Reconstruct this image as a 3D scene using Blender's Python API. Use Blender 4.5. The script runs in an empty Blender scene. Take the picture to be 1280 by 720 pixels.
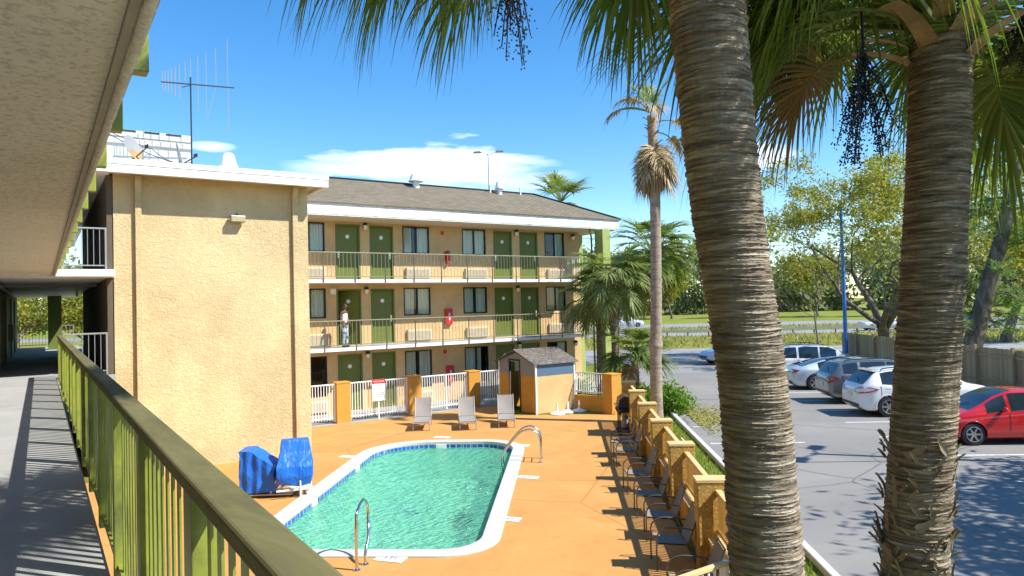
import bpy, math, random
import numpy as np
from mathutils import Vector, Matrix
R = math.radians
rng = random.Random(7)
nr = np.random.default_rng(11)
scn = bpy.context.scene
COL = scn.collection
U = Vector((0.6166, 0.7873, 0.0))       # direction of the pool fence, the kerb and the row of parking bays
V = Vector((0.7873, -0.6166, 0.0))      # across it, towards the parked cars
ROWANG = math.atan2(U.y, U.x)
def pq(p, q, z=0.0):
    w = U * p + V * q
    return Vector((w.x, w.y, z))

# ------------------------------------------------------------------ mesh building
class MB:
    def __init__(s):
        s.v = []; s.f = []; s.m = []; s.cur = 0
    def add(s, vs, fs):
        o = len(s.v); s.v.extend([tuple(x) for x in vs])
        for f in fs:
            s.f.append(tuple(i + o for i in f)); s.m.append(s.cur)
        return s
    def box(s, x0, x1, y0, y1, z0, z1):
        vs = [(x0,y0,z0),(x1,y0,z0),(x1,y1,z0),(x0,y1,z0),(x0,y0,z1),(x1,y0,z1),(x1,y1,z1),(x0,y1,z1)]
        return s.add(vs, [(0,3,2,1),(4,5,6,7),(0,1,5,4),(1,2,6,5),(2,3,7,6),(3,0,4,7)])
    def obox(s, c, sx, sy, sz, ax=None, ay=None, az=None):
        c = Vector(c); ax = Vector(ax or (1,0,0)).normalized()*sx/2; ay = Vector(ay or (0,1,0)).normalized()*sy/2; az = Vector(az or (0,0,1)).normalized()*sz/2
        vs = [c-ax-ay-az, c+ax-ay-az, c+ax+ay-az, c-ax+ay-az, c-ax-ay+az, c+ax-ay+az, c+ax+ay+az, c-ax+ay+az]
        return s.add(vs, [(0,3,2,1),(4,5,6,7),(0,1,5,4),(1,2,6,5),(2,3,7,6),(3,0,4,7)])
    def tube(s, pts, rad, n=8, cap=True, up=None):
        pts = [Vector(p) for p in pts]; k = len(pts)
        rad = [rad]*k if not hasattr(rad, '__len__') else rad
        prev = None; rings = []
        for i, p in enumerate(pts):
            t = (pts[min(i+1,k-1)] - pts[max(i-1,0)])
            t = t.normalized() if t.length > 1e-9 else Vector((0,0,1))
            if prev is None:
                a = Vector(up) if up else (Vector((0,0,1)) if abs(t.z) < .9 else Vector((1,0,0)))
                prev = (a - t*a.dot(t)).normalized()
            else:
                prev = (prev - t*prev.dot(t)); prev = prev.normalized() if prev.length > 1e-6 else t.orthogonal().normalized()
            b = t.cross(prev)
            rings.append([p + (prev*math.cos(2*math.pi*j/n) + b*math.sin(2*math.pi*j/n))*rad[i] for j in range(n)])
        return s.loft(rings, cap)
    def loft(s, rings, cap=True, closed=True):
        n = len(rings[0]); vs = [v for r in rings for v in r]; fs = []
        for i in range(len(rings)-1):
            for j in range(n if closed else n-1):
                a = i*n+j; b = i*n+(j+1)%n
                fs.append((a, b, b+n, a+n))
        if cap:
            fs.append(tuple(reversed(range(n)))); fs.append(tuple(range((len(rings)-1)*n, len(rings)*n)))
        return s.add(vs, fs)
    def lathe(s, prof, n=16, c=(0,0,0), ax=(0,0,1)):
        c = Vector(c); az = Vector(ax).normalized(); a = az.orthogonal().normalized(); b = az.cross(a)
        rings = [[c + az*z + (a*math.cos(2*math.pi*j/n)+b*math.sin(2*math.pi*j/n))*max(r,1e-4) for j in range(n)] for r, z in prof]
        return s.loft(rings, True)
    def prism(s, poly, z0, z1):
        n = len(poly)
        vs = [(x,y,z0) for x,y in poly] + [(x,y,z1) for x,y in poly]
        return s.add(vs, [tuple(reversed(range(n))), tuple(range(n,2*n))] + [(i,(i+1)%n,n+(i+1)%n,n+i) for i in range(n)])
    def prismx(s, poly, ax, ay, az, c, h):
        c = Vector(c); ax = Vector(ax); ay = Vector(ay); az = Vector(az); n = len(poly)
        vs = [c+ax*x+ay*y for x,y in poly] + [c+ax*x+ay*y+az*h for x,y in poly]
        return s.add(vs, [tuple(reversed(range(n))), tuple(range(n,2*n))] + [(i,(i+1)%n,n+(i+1)%n,n+i) for i in range(n)])
    def quad(s, a, b, c, d):
        return s.add([a,b,c,d], [(0,1,2,3)])
    def sphere(s, c, r, n=12, m=8, sc=(1,1,1)):
        c = Vector(c)
        rings = []
        for i in range(m+1):
            th = math.pi*(i/m); th = min(max(th,.02),math.pi-.02)
            rings.append([c+Vector((r*sc[0]*math.sin(th)*math.cos(2*math.pi*j/n), r*sc[1]*math.sin(th)*math.sin(2*math.pi*j/n), -r*sc[2]*math.cos(th))) for j in range(n)])
        return s.loft(rings, True)
    def build(s, name, mats, parent=None, smooth=None, bevel=0, seg=2, merge=False):
        me = bpy.data.meshes.new(name)
        me.from_pydata(s.v, [], s.f)
        if not isinstance(mats, (list, tuple)): mats = [mats]
        for m in mats: me.materials.append(m)
        if len(mats) > 1: me.polygons.foreach_set('material_index', s.m)
        if merge:
            import bmesh
            bm = bmesh.new(); bm.from_mesh(me); bmesh.ops.remove_doubles(bm, verts=bm.verts, dist=merge if merge is not True else 1e-4)
            bmesh.ops.recalc_face_normals(bm, faces=bm.faces); bm.to_mesh(me); bm.free()
        me.update()
        if smooth is not None:
            me.shade_smooth()
            if smooth < 179: me.set_sharp_from_angle(angle=R(smooth))
        ob = bpy.data.objects.new(name, me); COL.objects.link(ob)
        if parent is not None: ob.parent = parent
        if bevel:
            md = ob.modifiers.new('bevel', 'BEVEL'); md.width = bevel; md.segments = seg; md.limit_method = 'ANGLE'; md.angle_limit = R(40)
        return ob

def tag(o, label=None, cat=None, group=None, kind=None):
    if label: o['label'] = label
    if cat: o['category'] = cat
    if group: o['group'] = group
    if kind: o['kind'] = kind
    return o
def thing(name, loc, label, cat, group=None, rz=0.0):
    o = bpy.data.objects.new(name, None); COL.objects.link(o)
    o.empty_display_size = .2; o.location = loc; o.rotation_euler = (0,0,rz)
    return tag(o, label, cat, group)
def dup(root, loc=None, rz=None, label=None, group=None):
    def cp(o, par):
        c = o.copy(); COL.objects.link(c)
        if par is not None: c.parent = par
        for ch in kids.get(o.name, []): cp(ch, c)
        return c
    kids = {}
    for ob in list(COL.objects):
        if ob.parent is not None: kids.setdefault(ob.parent.name, []).append(ob)
    r = cp(root, None)
    if loc is not None: r.location = loc
    if rz is not None: r.rotation_euler = (0,0,rz)
    if label: r['label'] = label
    if group: r['group'] = group
    return r
def struct(o): o['kind'] = 'structure'; return o

# ------------------------------------------------------------------ materials
class NT:
    def __init__(s, name):
        s.m = bpy.data.materials.new(name); s.m.use_nodes = True
        s.t = s.m.node_tree; s.n = s.t.nodes; s.l = s.t.links
        s.b = s.n['Principled BSDF']; s.out = s.n['Material Output']
    def node(s, typ, **kw):
        n = s.n.new(typ)
        for k, v in kw.items():
            if k in n.inputs: n.inputs[k].default_value = v
            else: setattr(n, k, v)
        return n
    def link(s, a, b): s.l.new(a, b)
    def coord(s, scale=(1,1,1), kind='Object'):
        tc = s.n.new('ShaderNodeTexCoord'); mp = s.n.new('ShaderNodeMapping'); mp.inputs['Scale'].default_value = scale
        s.link(tc.outputs[kind], mp.inputs['Vector']); return mp.outputs['Vector']
    def noise(s, vec, scale, detail=4, rough=.6, dist=0.0):
        n = s.n.new('ShaderNodeTexNoise'); n.inputs['Scale'].default_value = scale; n.inputs['Detail'].default_value = detail
        n.inputs['Roughness'].default_value = rough; n.inputs['Distortion'].default_value = dist
        if vec is not None: s.link(vec, n.inputs['Vector'])
        return n.outputs['Fac']
    def ramp(s, fac, stops):
        r = s.n.new('ShaderNodeValToRGB'); e = r.color_ramp.elements
        while len(e) < len(stops): e.new(.5)
        for el, (p, c) in zip(e, stops):
            el.position = p; el.color = (*c, 1) if len(c) == 3 else c
        s.link(fac, r.inputs['Fac']); return r.outputs['Color']
    def mix(s, fac, a, b, mode='MIX'):
        m = s.n.new('ShaderNodeMix'); m.data_type = 'RGBA'; m.blend_type = mode
        for sock, v in ((m.inputs[0], fac), (m.inputs[6], a), (m.inputs[7], b)):
            if isinstance(v, (int, float)): sock.default_value = v
            elif isinstance(v, tuple): sock.default_value = (*v, 1)
            else: s.link(v, sock)
        return m.outputs[2]
    def bump(s, h, strength=.3, dist=.02, prev=None):
        b = s.n.new('ShaderNodeBump'); b.inputs['Strength'].default_value = strength; b.inputs['Distance'].default_value = dist
        s.link(h, b.inputs['Height'])
        if prev is not None: s.link(prev, b.inputs['Normal'])
        s.link(b.outputs['Normal'], s.b.inputs['Normal']); return b.outputs['Normal']
    def col(s, c):
        if isinstance(c, tuple): s.b.inputs['Base Color'].default_value = (*c, 1)
        else: s.link(c, s.b.inputs['Base Color'])
    def set(s, **kw):
        for k, v in kw.items():
            k = {'rough':'Roughness','metal':'Metallic','spec':'Specular IOR Level','coat':'Coat Weight','trans':'Transmission Weight','alpha':'Alpha'}[k]
            s.b.inputs[k].default_value = v
        return s
def mul(c, k): return tuple(x*k for x in c)
def simple(name, c, rough=.6, metal=0.0, var=.12, scale=6, bump=0.0, bscale=60, coat=0.0, spec=.5, dirt=None):
    m = NT(name); v = m.coord()
    f = m.noise(v, scale, 5)
    cc = m.ramp(f, [(.3, mul(c, 1-var)), (.7, mul(c, 1+var))])
    if dirt:
        f2 = m.noise(v, scale*.35, 6, .7, .4)
        cc = m.mix(m.ramp(f2, [(.5,(0,0,0)),(.72,(1,1,1))]), cc, dirt)
    m.col(cc); m.set(rough=rough, metal=metal, coat=coat, spec=spec)
    if bump: m.bump(m.noise(v, bscale, 6, .65), bump, .01)
    return m.m

def mat_stucco(name, c, scale=13, strength=.5, dist=.03, stain=.25):
    m = NT(name); v = m.coord()
    big = m.noise(v, .5, 6, .65, .3)
    cc = m.ramp(big, [(.32, mul(c, 1-stain)), (.62, mul(c, 1.06))])
    vs = m.coord((1,1,.12)); st = m.noise(vs, 2.2, 5, .6)
    cc = m.mix(m.ramp(st, [(.52,(0,0,0)),(.80,(.42,.42,.42))]), cc, mul(c, .62))
    h = m.noise(v, scale, 5, .62, 1.2)
    hh = m.ramp(h, [(.40,(0,0,0)),(.56,(1,1,1))])
    cc = m.mix(m.ramp(h, [(.42,(.30,.30,.30)),(.5,(0,0,0))]), cc, mul(c, .80))
    m.col(cc); m.set(rough=.92, spec=.2)
    n1 = m.bump(m.noise(v, 90, 4), .25, .004)
    m.bump(hh, strength, dist, n1)
    return m.m
M = {}
M['stucco'] = mat_stucco('stucco_tan', (.68,.525,.285))
M['stucco_far'] = mat_stucco('stucco_gold', (.66,.455,.225), 14, .5, .02)
M['post_stucco'] = mat_stucco('stucco_ochre_rough', (.68,.42,.11), 13, .8, .035)
M['orange_wall'] = mat_stucco('stucco_orange', (.60,.30,.055), 22, .35, .012, .15)
M['shed_tan'] = mat_stucco('stucco_pale', (.62,.43,.20), 18, .4, .012, .18)
M['white'] = simple('white_paint', (.80,.80,.78), .5, var=.04, dirt=(.55,.53,.48))
M['white_metal'] = simple('white_metal', (.80,.81,.80), .35, var=.03)
M['soffit'] = simple('soffit_paint', (.62,.52,.36), .8, var=.05)
M['green'] = simple('green_rail_paint', (.24,.275,.038), .42, var=.14, scale=5, bump=.10, bscale=30, dirt=(.10,.115,.035))
M['green_door'] = simple('green_door_paint', (.118,.15,.018), .5, var=.06, scale=3)
M['green_trim'] = simple('green_trim_paint', (.12,.15,.03), .5, var=.08)
M['green_col'] = simple('pale_green_paint', (.30,.36,.10), .6, var=.08)
M['dark_frame'] = simple('dark_bronze', (.018,.017,.016), .35, metal=.3)
M['curtain'] = None
M['rail_metal'] = simple('beige_rail_metal', (.27,.24,.15), .5, metal=.2, var=.1)
M['rail_dark'] = simple('dark_rail_post', (.11,.10,.07), .5, metal=.2)
M['steel'] = simple('stainless', (.62,.62,.62), .16, metal=1.0, var=.03)
M['alu'] = simple('grey_aluminium', (.42,.42,.42), .4, metal=.7, var=.05)
M['black'] = simple('black_plastic', (.016,.016,.017), .45)
M['rubber'] = simple('tyre_rubber', (.022,.022,.023), .8, bump=.2)
M['red'] = simple('red_enamel', (.55,.02,.02), .35, var=.05)
M['ac'] = simple('air_conditioner_beige', (.56,.48,.34), .6, var=.08)
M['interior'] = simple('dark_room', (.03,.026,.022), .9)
M['lampglass'] = simple('frosted_glass', (.85,.83,.76), .3, var=.02)
M['grey_paint'] = simple('grey_trim_paint', (.22,.225,.23), .55, var=.06)
M['blue_paint'] = simple('blue_grey_paint', (.075,.135,.21), .5, var=.08)
M['pole_blue'] = simple('pole_blue_paint', (.025,.16,.52), .4, var=.1, dirt=(.2,.3,.42))
M['cap_tan'] = simple('tan_cap_paint', (.66,.46,.20), .6, var=.08, bump=.15)
M['board'] = None
M['dishgrey'] = simple('dish_grey', (.27,.28,.28), .45, var=.04)
M['wire'] = simple('dark_wire', (.02,.02,.02), .6)
M['sling'] = None
M['brown_metal'] = simple('bronze_metal', (.13,.115,.095), .4, metal=.5)
M['taupe_metal'] = simple('taupe_metal', (.36,.33,.30), .4, metal=.3)
M['grate_wood'] = simple('weathered_pole', (.14,.11,.08), .9)

def m_concrete():
    m = NT('walkway_concrete'); v = m.coord()
    c = m.ramp(m.noise(v, 1.3, 7, .7, .4), [(.3,(.29,.295,.285)),(.7,(.38,.385,.37))])
    c = m.mix(m.ramp(m.noise(v, 30, 5, .7), [(.55,(0,0,0)),(.8,(.5,.5,.5))]), c, (.30,.31,.32))
    c = m.mix(m.ramp(m.noise(m.coord((1,.25,1)), 3.1, 6, .75), [(.60,(0,0,0)),(.78,(.45,.45,.45))]), c, (.22,.22,.22))
    m.col(c); m.set(rough=.85, spec=.25); m.bump(m.noise(v, 120, 5), .35, .004); return m.m
M['concrete'] = m_concrete()
def m_soffit():
    m = NT('rough_plaster_ceiling'); v = m.coord()
    c = m.ramp(m.noise(v, .7, 6, .65, .5), [(.3,(.76,.71,.62)),(.7,(.88,.83,.73))])
    c = m.mix(m.ramp(m.noise(m.coord((1.2,.3,1)), 1.4, 6, .7, .6), [(.58,(0,0,0)),(.75,(.5,.5,.5))]), c, (.58,.40,.27))
    h = m.noise(v, 26, 6, .68, .5)
    c = m.mix(m.ramp(h, [(.38,(.5,.5,.5)),(.5,(0,0,0))]), c, (.36,.31,.24))
    m.col(c); m.set(rough=.95, spec=.15)
    m.bump(m.ramp(h, [(.36,(0,0,0)),(.62,(1,1,1))]), .55, .015); return m.m
M['ceiling'] = m_soffit()
def m_deck():
    m = NT('orange_pool_deck'); v = m.coord()
    c = m.ramp(m.noise(v, .55, 7, .68, .5), [(.28,(.46,.230,.070)),(.55,(.54,.275,.084)),(.75,(.58,.31,.105))])
    c = m.mix(m.ramp(m.noise(v, 1.6, 8, .75, .8), [(.54,(0,0,0)),(.72,(.75,.75,.75))]), c, (.42,.20,.05))
    c = m.mix(m.ramp(m.noise(m.coord((.5,1.4,1)), .9, 7, .7, .5), [(.60,(0,0,0)),(.70,(.5,.5,.5))]), c, (.64,.38,.14))
    sp = m.noise(v, 60, 3, .6); c = m.mix(m.ramp(sp, [(.60,(0,0,0)),(.72,(.4,.4,.4))]), c, (.36,.17,.04))
    w = m.node('ShaderNodeTexVoronoi', feature='DISTANCE_TO_EDGE'); w.inputs['Scale'].default_value = .13
    wv = m.mix(.12, v, m.node('ShaderNodeTexNoise').outputs['Color'])
    m.link(wv, w.inputs['Vector'])
    crack = m.ramp(w.outputs['Distance'], [(.0,(.7,.7,.7)),(.004,(0,0,0))])
    c = m.mix(crack, c, (.30,.16,.06))
    m.col(c); m.set(rough=.85, spec=.25); m.bump(m.noise(v, 80, 5, .7), .35, .006); return m.m
M['deck'] = m_deck()
def m_asphalt(name, a, b, blotch):
    m = NT(name); v = m.coord()
    c = m.ramp(m.noise(v, .22, 8, .68, .6), [(.3,a),(.7,b)])
    c = m.mix(m.ramp(m.noise(v, 1.7, 7, .75, .4), [(.58,(0,0,0)),(.74,(.5,.5,.5))]), c, blotch)
    c = m.mix(m.ramp(m.noise(m.coord((1,1,1)), 140, 3, .7), [(.5,(0,0,0)),(.75,(.5,.5,.5))]), c, mul(b,1.5))
    w = m.node('ShaderNodeTexVoronoi', feature='DISTANCE_TO_EDGE'); w.inputs['Scale'].default_value = .17
    n2 = m.node('ShaderNodeTexNoise'); n2.inputs['Scale'].default_value = .9; m.link(v, n2.inputs['Vector'])
    m.link(m.mix(.25, v, n2.outputs['Color'], 'ADD'), w.inputs['Vector'])
    c = m.mix(m.ramp(w.outputs['Distance'], [(.0,(.8,.8,.8)),(.006,(0,0,0))]), c, mul(a,.5))
    m.col(c); m.set(rough=.88, spec=.3); m.bump(m.noise(v, 160, 4, .7), .4, .008); return m.m
M['asphalt'] = m_asphalt('asphalt', (.185,.178,.166), (.255,.246,.226), (.135,.13,.122))
M['road'] = m_asphalt('road_asphalt', (.22,.22,.22), (.28,.275,.27), (.19,.19,.19))
def m_grass(name, a, b, c3):
    m = NT(name); v = m.coord()
    c = m.ramp(m.noise(v, .09, 8, .7, .5), [(.3,a),(.5,b),(.72,c3)])
    c = m.mix(m.ramp(m.noise(v, 7, 6, .8), [(.45,(0,0,0)),(.7,(.7,.7,.7))]), c, mul(a,.6))
    m.col(c); m.set(rough=.95, spec=.1); m.bump(m.noise(v, 30, 5, .8), .8, .06); return m.m
M['grass'] = m_grass('grass_field', (.13,.17,.025), (.25,.25,.05), (.33,.28,.09))
M['lawn'] = m_grass('grass_green', (.16,.19,.03), (.22,.25,.045), (.28,.28,.075))
def m_board():
    m = NT('ochre_boards'); v = m.coord((1,1,.06))
    c = m.ramp(m.noise(v, 9, 6, .7), [(.3,(.50,.28,.05)),(.7,(.66,.38,.085))])
    m.col(c); m.set(rough=.75); m.bump(m.noise(v, 40, 5), .3, .006); return m.m
M['board'] = m_board()
def m_wood():
    m = NT('weathered_fence_wood'); v = m.coord((1,1,.05))
    c = m.ramp(m.noise(v, 6, 7, .75), [(.28,(.24,.17,.085)),(.72,(.48,.36,.20))])
    g = m.n.new('ShaderNodeNewGeometry')
    c = m.mix(.5, c, m.ramp(g.outputs['Random Per Island'], [(0,(.22,.16,.08)),(1,(.50,.38,.22))]))
    m.col(c); m.set(rough=.9); m.bump(m.noise(v, 30, 5), .4, .008); return m.m
M['wood'] = m_wood()
def m_shingle(name, a, b, sc):
    m = NT(name); v = m.coord()
    br = m.node('ShaderNodeTexBrick'); br.inputs['Scale'].default_value = sc
    br.inputs['Color1'].default_value = (*a,1); br.inputs['Color2'].default_value = (*b,1); br.inputs['Mortar'].default_value = (*mul(a,.45),1)
    br.inputs['Mortar Size'].default_value = .018; br.inputs['Brick Width'].default_value = .34; br.inputs['Row Height'].default_value = .145
    m.link(v, br.inputs['Vector'])
    c = m.mix(m.ramp(m.noise(v, 1.1, 7, .7), [(.4,(0,0,0)),(.75,(.55,.55,.55))]), br.outputs['Color'], mul(a,.7))
    c = m.mix(m.ramp(m.noise(v, 38, 4, .7), [(.5,(0,0,0)),(.7,(.6,.6,.6))]), c, mul(b,1.3))
    m.col(c); m.set(rough=.95, spec=.15)
    n1 = m.bump(m.noise(v, 60, 4), .4, .01); m.bump(br.outputs['Fac'], -.5, .015, n1); return m.m
M['shingle'] = m_shingle('roof_shingles', (.165,.138,.095), (.24,.205,.15), 1.0)
M['shed_roof'] = m_shingle('shed_shingles', (.13,.115,.10), (.22,.20,.18), 1.0)
def m_curtain():
    m = NT('pleated_curtain'); v = m.coord((1,1,.03))
    f = m.noise(v, 9, 3, .5)
    m.col(m.ramp(f, [(.25,(.60,.575,.40)),(.7,(.90,.88,.74))])); m.set(rough=.9); return m.m
M['curtain'] = m_curtain()
def m_glass():
    m = NT('window_glass'); t = m.n.new('ShaderNodeBsdfTransparent'); t.inputs['Color'].default_value = (.94,.96,.95,1)
    g = m.n.new('ShaderNodeBsdfGlossy'); g.inputs['Roughness'].default_value = .015
    fr = m.n.new('ShaderNodeFresnel'); fr.inputs['IOR'].default_value = 1.6
    mx = m.n.new('ShaderNodeMixShader'); m.link(fr.outputs[0], mx.inputs[0]); m.link(t.outputs[0], mx.inputs[1]); m.link(g.outputs[0], mx.inputs[2])
    m.link(mx.outputs[0], m.out.inputs['Surface']); m.n.remove(m.b); return m.m
M['glass'] = m_glass()
def m_carglass():
    m = NT('tinted_car_glass'); m.col((.018,.028,.034)); m.set(rough=.04, spec=.8); return m.m
M['carglass'] = m_carglass()
def m_sling(name, a, b):
    m = NT(name); v = m.coord((60,60,60)); w = m.node('ShaderNodeTexWave'); w.inputs['Scale'].default_value = 1.2; m.link(v, w.inputs['Vector'])
    m.col(m.ramp(w.outputs['Fac'], [(.2,a),(.8,b)])); m.set(rough=.9, spec=.1); return m.m
M['sling'] = m_sling('grey_sling_fabric', (.25,.225,.20), (.34,.31,.28))
M['dark_sling'] = m_sling('charcoal_sling_fabric', (.19,.165,.13), (.30,.27,.22))
def m_cover():
    m = NT('blue_vinyl_cover'); v = m.coord()
    m.col(m.ramp(m.noise(v, 3, 6, .7, .5), [(.3,(.006,.10,.50)),(.7,(.012,.17,.66))])); m.set(rough=.45)
    m.bump(m.noise(m.coord((1,1,.45)), 5.5, 5, .55, 1.3), .55, .07); return m.m
M['cover'] = m_cover()
def m_basin():
    m = NT('pool_plaster'); v = m.coord()
    c = m.ramp(m.noise(v, .8, 5, .6), [(.3,(.48,.76,.60)),(.7,(.62,.88,.72))])
    m.col(c); m.set(rough=.9); return m.m
M['basin'] = m_basin()
def m_tile():
    m = NT('blue_pool_tile'); v = m.coord()
    br = m.node('ShaderNodeTexBrick', offset=0.0); br.inputs['Scale'].default_value = 7.5
    br.inputs['Color1'].default_value = (.012,.06,.30,1); br.inputs['Color2'].default_value = (.03,.14,.45,1); br.inputs['Mortar'].default_value = (.35,.42,.48,1)
    br.inputs['Brick Width'].default_value = 1; br.inputs['Row Height'].default_value = 1; br.inputs['Mortar Size'].default_value = .06
    m.link(v, br.inputs['Vector']); m.col(br.outputs['Color']); m.set(rough=.15); return m.m
M['tile'] = m_tile()
M['coping'] = simple('pale_coping_concrete', (.50,.50,.465), .8, var=.08, scale=4, bump=.3, bscale=70, dirt=(.50,.49,.44))
def m_water():
    m = NT('pool_water_surface'); v = m.coord((1,1,1))
    a = m.noise(m.coord((1.15,2.3,1)), 2.1, 3, .55, .8); b = m.noise(m.coord((1.1,2.0,1)), 5.5, 3, .55, .6)
    h = m.mix(.40, a, b)
    bp = m.n.new('ShaderNodeBump'); bp.inputs['Strength'].default_value = 1.0; bp.inputs['Distance'].default_value = .42; m.link(h, bp.inputs['Height'])
    t = m.n.new('ShaderNodeBsdfTransparent'); t.inputs['Color'].default_value = (.68,.97,.84,1)
    d = m.n.new('ShaderNodeBsdfDiffuse'); d.inputs['Color'].default_value = (.25,.84,.58,1); m.link(bp.outputs[0], d.inputs['Normal'])
    g = m.n.new('ShaderNodeBsdfGlossy'); g.inputs['Roughness'].default_value = .03; m.link(bp.outputs[0], g.inputs['Normal'])
    fr = m.n.new('ShaderNodeFresnel'); fr.inputs['IOR'].default_value = 1.33; m.link(bp.outputs[0], fr.inputs['Normal'])
    m1 = m.n.new('ShaderNodeMixShader'); m1.inputs[0].default_value = .38; m.link(t.outputs[0], m1.inputs[1]); m.link(d.outputs[0], m1.inputs[2])
    m2 = m.n.new('ShaderNodeMixShader'); m.link(fr.outputs[0], m2.inputs[0]); m.link(m1.outputs[0], m2.inputs[1]); m.link(g.outputs[0], m2.inputs[2])
    m.link(m2.outputs[0], m.out.inputs['Surface']); m.n.remove(m.b); return m.m
M['water'] = m_water()
def m_bark(name, a, b, c3, rings, strength, xs=1.0):
    m = NT(name); v = m.coord((1,1,rings))
    n1 = m.noise(v, 3.2, 7, .7, .5)
    c = m.ramp(n1, [(.36,a),(.50,b),(.64,c3)])
    fib = m.noise(m.coord((26,26,1.6)), 3, 5, .7)
    c = m.mix(m.ramp(fib, [(.40,(.22,.22,.22)),(.62,(0,0,0))]), c, mul(a,.55))
    big = m.noise(m.coord(), 1.6, 4, .6); c = m.mix(m.ramp(big, [(.52,(0,0,0)),(.72,(.45,.45,.45))]), c, mul(a, .9))
    m.col(c); m.set(rough=.95, spec=.12)
    nn = m.bump(fib, .22, .010); m.bump(n1, strength, .03, nn); return m.m
M['palm_bark'] = m_bark('palm_bark_grey', (.115,.088,.060), (.30,.245,.18), (.56,.485,.375), 14, .9)
M['palm_bark2'] = m_bark('palm_bark_dark', (.095,.072,.044), (.26,.205,.135), (.55,.465,.33), 14, 1.0)
M['palm_bark_far'] = m_bark('palm_bark_pink', (.22,.165,.12), (.36,.275,.20), (.48,.39,.30), 5, .5)
M['bark'] = m_bark('tree_bark', (.08,.065,.048), (.16,.135,.105), (.27,.235,.19), .35, .8)
def m_leaf(name, a, b, c3=None, tr=.35, rough=.5):
    m = NT(name); g = m.n.new('ShaderNodeNewGeometry')
    stops = [(0,a),(.55,b),(1,c3 or b)]
    c = m.ramp(g.outputs['Random Per Island'], stops)
    m.col(c); m.set(rough=rough, spec=.35)
    t = m.n.new('ShaderNodeBsdfTranslucent'); m.link(m.mix(1.0, c, (1.15,1.2,.6), 'MULTIPLY'), t.inputs['Color'])
    mx = m.n.new('ShaderNodeMixShader'); mx.inputs[0].default_value = tr
    m.link(m.b.outputs[0], mx.inputs[1]); m.link(t.outputs[0], mx.inputs[2]); m.link(mx.outputs[0], m.out.inputs['Surface'])
    return m.m
M['frond'] = m_leaf('palm_frond_green', (.085,.15,.024), (.15,.225,.038), (.30,.33,.11), .45)
M['frond_pale'] = m_leaf('palm_frond_pale', (.14,.20,.05), (.23,.29,.08), (.37,.40,.18))
M['frond_dry'] = m_leaf('palm_frond_dry', (.26,.17,.075), (.42,.31,.17), (.55,.44,.28), .2)
M['frond_rust'] = m_leaf('palm_frond_rust', (.20,.09,.02), (.30,.17,.045), (.16,.15,.04), .3)
M['boot'] = simple('palm_boot', (.30,.20,.095), .75, var=.3, scale=9, bump=.4, bscale=40, dirt=(.15,.095,.045))
M['boot_grey'] = simple('palm_boot_grey', (.27,.215,.145), .85, var=.3, scale=12, bump=.4, bscale=50, dirt=(.12,.09,.055))
M['fruit'] = simple('dark_palm_fruit', (.012,.010,.012), .5)
M['oakleaf'] = m_leaf('oak_leaves_yellow_green', (.19,.215,.03), (.31,.30,.05), (.42,.36,.08), .5)
M['pineleaf'] = m_leaf('pine_needles', (.09,.18,.035), (.15,.26,.045), (.25,.34,.07), .45)
M['hazeleaf'] = m_leaf('hazy_wood_leaves', (.16,.20,.09), (.25,.28,.13), (.35,.35,.20), .4)  # distance haze is put into these paler, greyer leaf colours
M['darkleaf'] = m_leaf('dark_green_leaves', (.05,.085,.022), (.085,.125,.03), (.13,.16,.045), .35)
M['shrubleaf'] = m_leaf('bright_hedge_leaves', (.09,.19,.015), (.15,.27,.025), (.22,.33,.04), .4)
M['litter'] = m_leaf('fallen_leaf_bits', (.22,.24,.04), (.36,.34,.08), (.30,.22,.08), .1)
def paint(name, c, metal=.0, rough=.28):
    m = NT(name); m.col(c); m.set(rough=rough, metal=metal, coat=1.0); m.b.inputs['Coat Roughness'].default_value = .04
    v = m.coord(); m.bump(m.noise(v, 2.5, 2), .02, .01); return m.m
# ------------------------------------------------------------------ the setting: ground, lot, roads, deck, pool
def part(mb, name, mats, parent, **kw):
    """a part given in world coordinates under a thing that stands unrotated at its base"""
    o = mb.build(name, mats, parent, **kw)
    if parent is not None and parent.parent is None and parent.type == 'EMPTY':
        o.location = -Vector(parent.location)
    return o
def sheet(name, outer, z, mat, holes=()):
    import bmesh
    bm = bmesh.new(); edges = []
    for loop in [outer] + list(holes):
        vs = [bm.verts.new((p[0], p[1], z)) for p in loop]
        edges += [bm.edges.new((vs[i], vs[(i+1) % len(vs)])) for i in range(len(vs))]
    bmesh.ops.triangle_fill(bm, use_beauty=True, use_dissolve=False, edges=edges)
    for f in bm.faces:
        f.normal_update()
        if f.normal.z < 0: f.normal_flip()
    me = bpy.data.meshes.new(name); bm.to_mesh(me); bm.free(); me.materials.append(mat)
    o = bpy.data.objects.new(name, me); COL.objects.link(o); return struct(o)
def PQ(lst, z=0): return [tuple(pq(p, q, z)) for p, q in lst]
def rrect(p0, p1, q0, q1, r, n=10):
    """rounded rectangle in the (p, q) frame; r gives a radius for each corner"""
    cs = [(p1, q1, 0), (p0, q1, 90), (p0, q0, 180), (p1, q0, 270)]
    out = []
    for (pc, qc, a0), rr in zip(cs, r):
        pc += -rr if pc == p1 else rr; qc += -rr if qc == q1 else rr
        for k in range(n+1):
            a = R(a0 + 90*k/n); out.append((pc + rr*math.cos(a), qc + rr*math.sin(a)))
    return out
PO = (11.8, 22.05, -6.05, -1.25)
coping_out = rrect(*PO, (1.5, 1.0, 1.7, 1.9))
cw = .34
coping_in = rrect(PO[0]+cw, PO[1]-cw, PO[2]+cw, PO[3]-cw, (1.15, .70, 1.4, 1.55))
gh = [(11.0, -7.2), (22.8, -7.2), (22.8, -.6), (11.0, -.6)]
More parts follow.
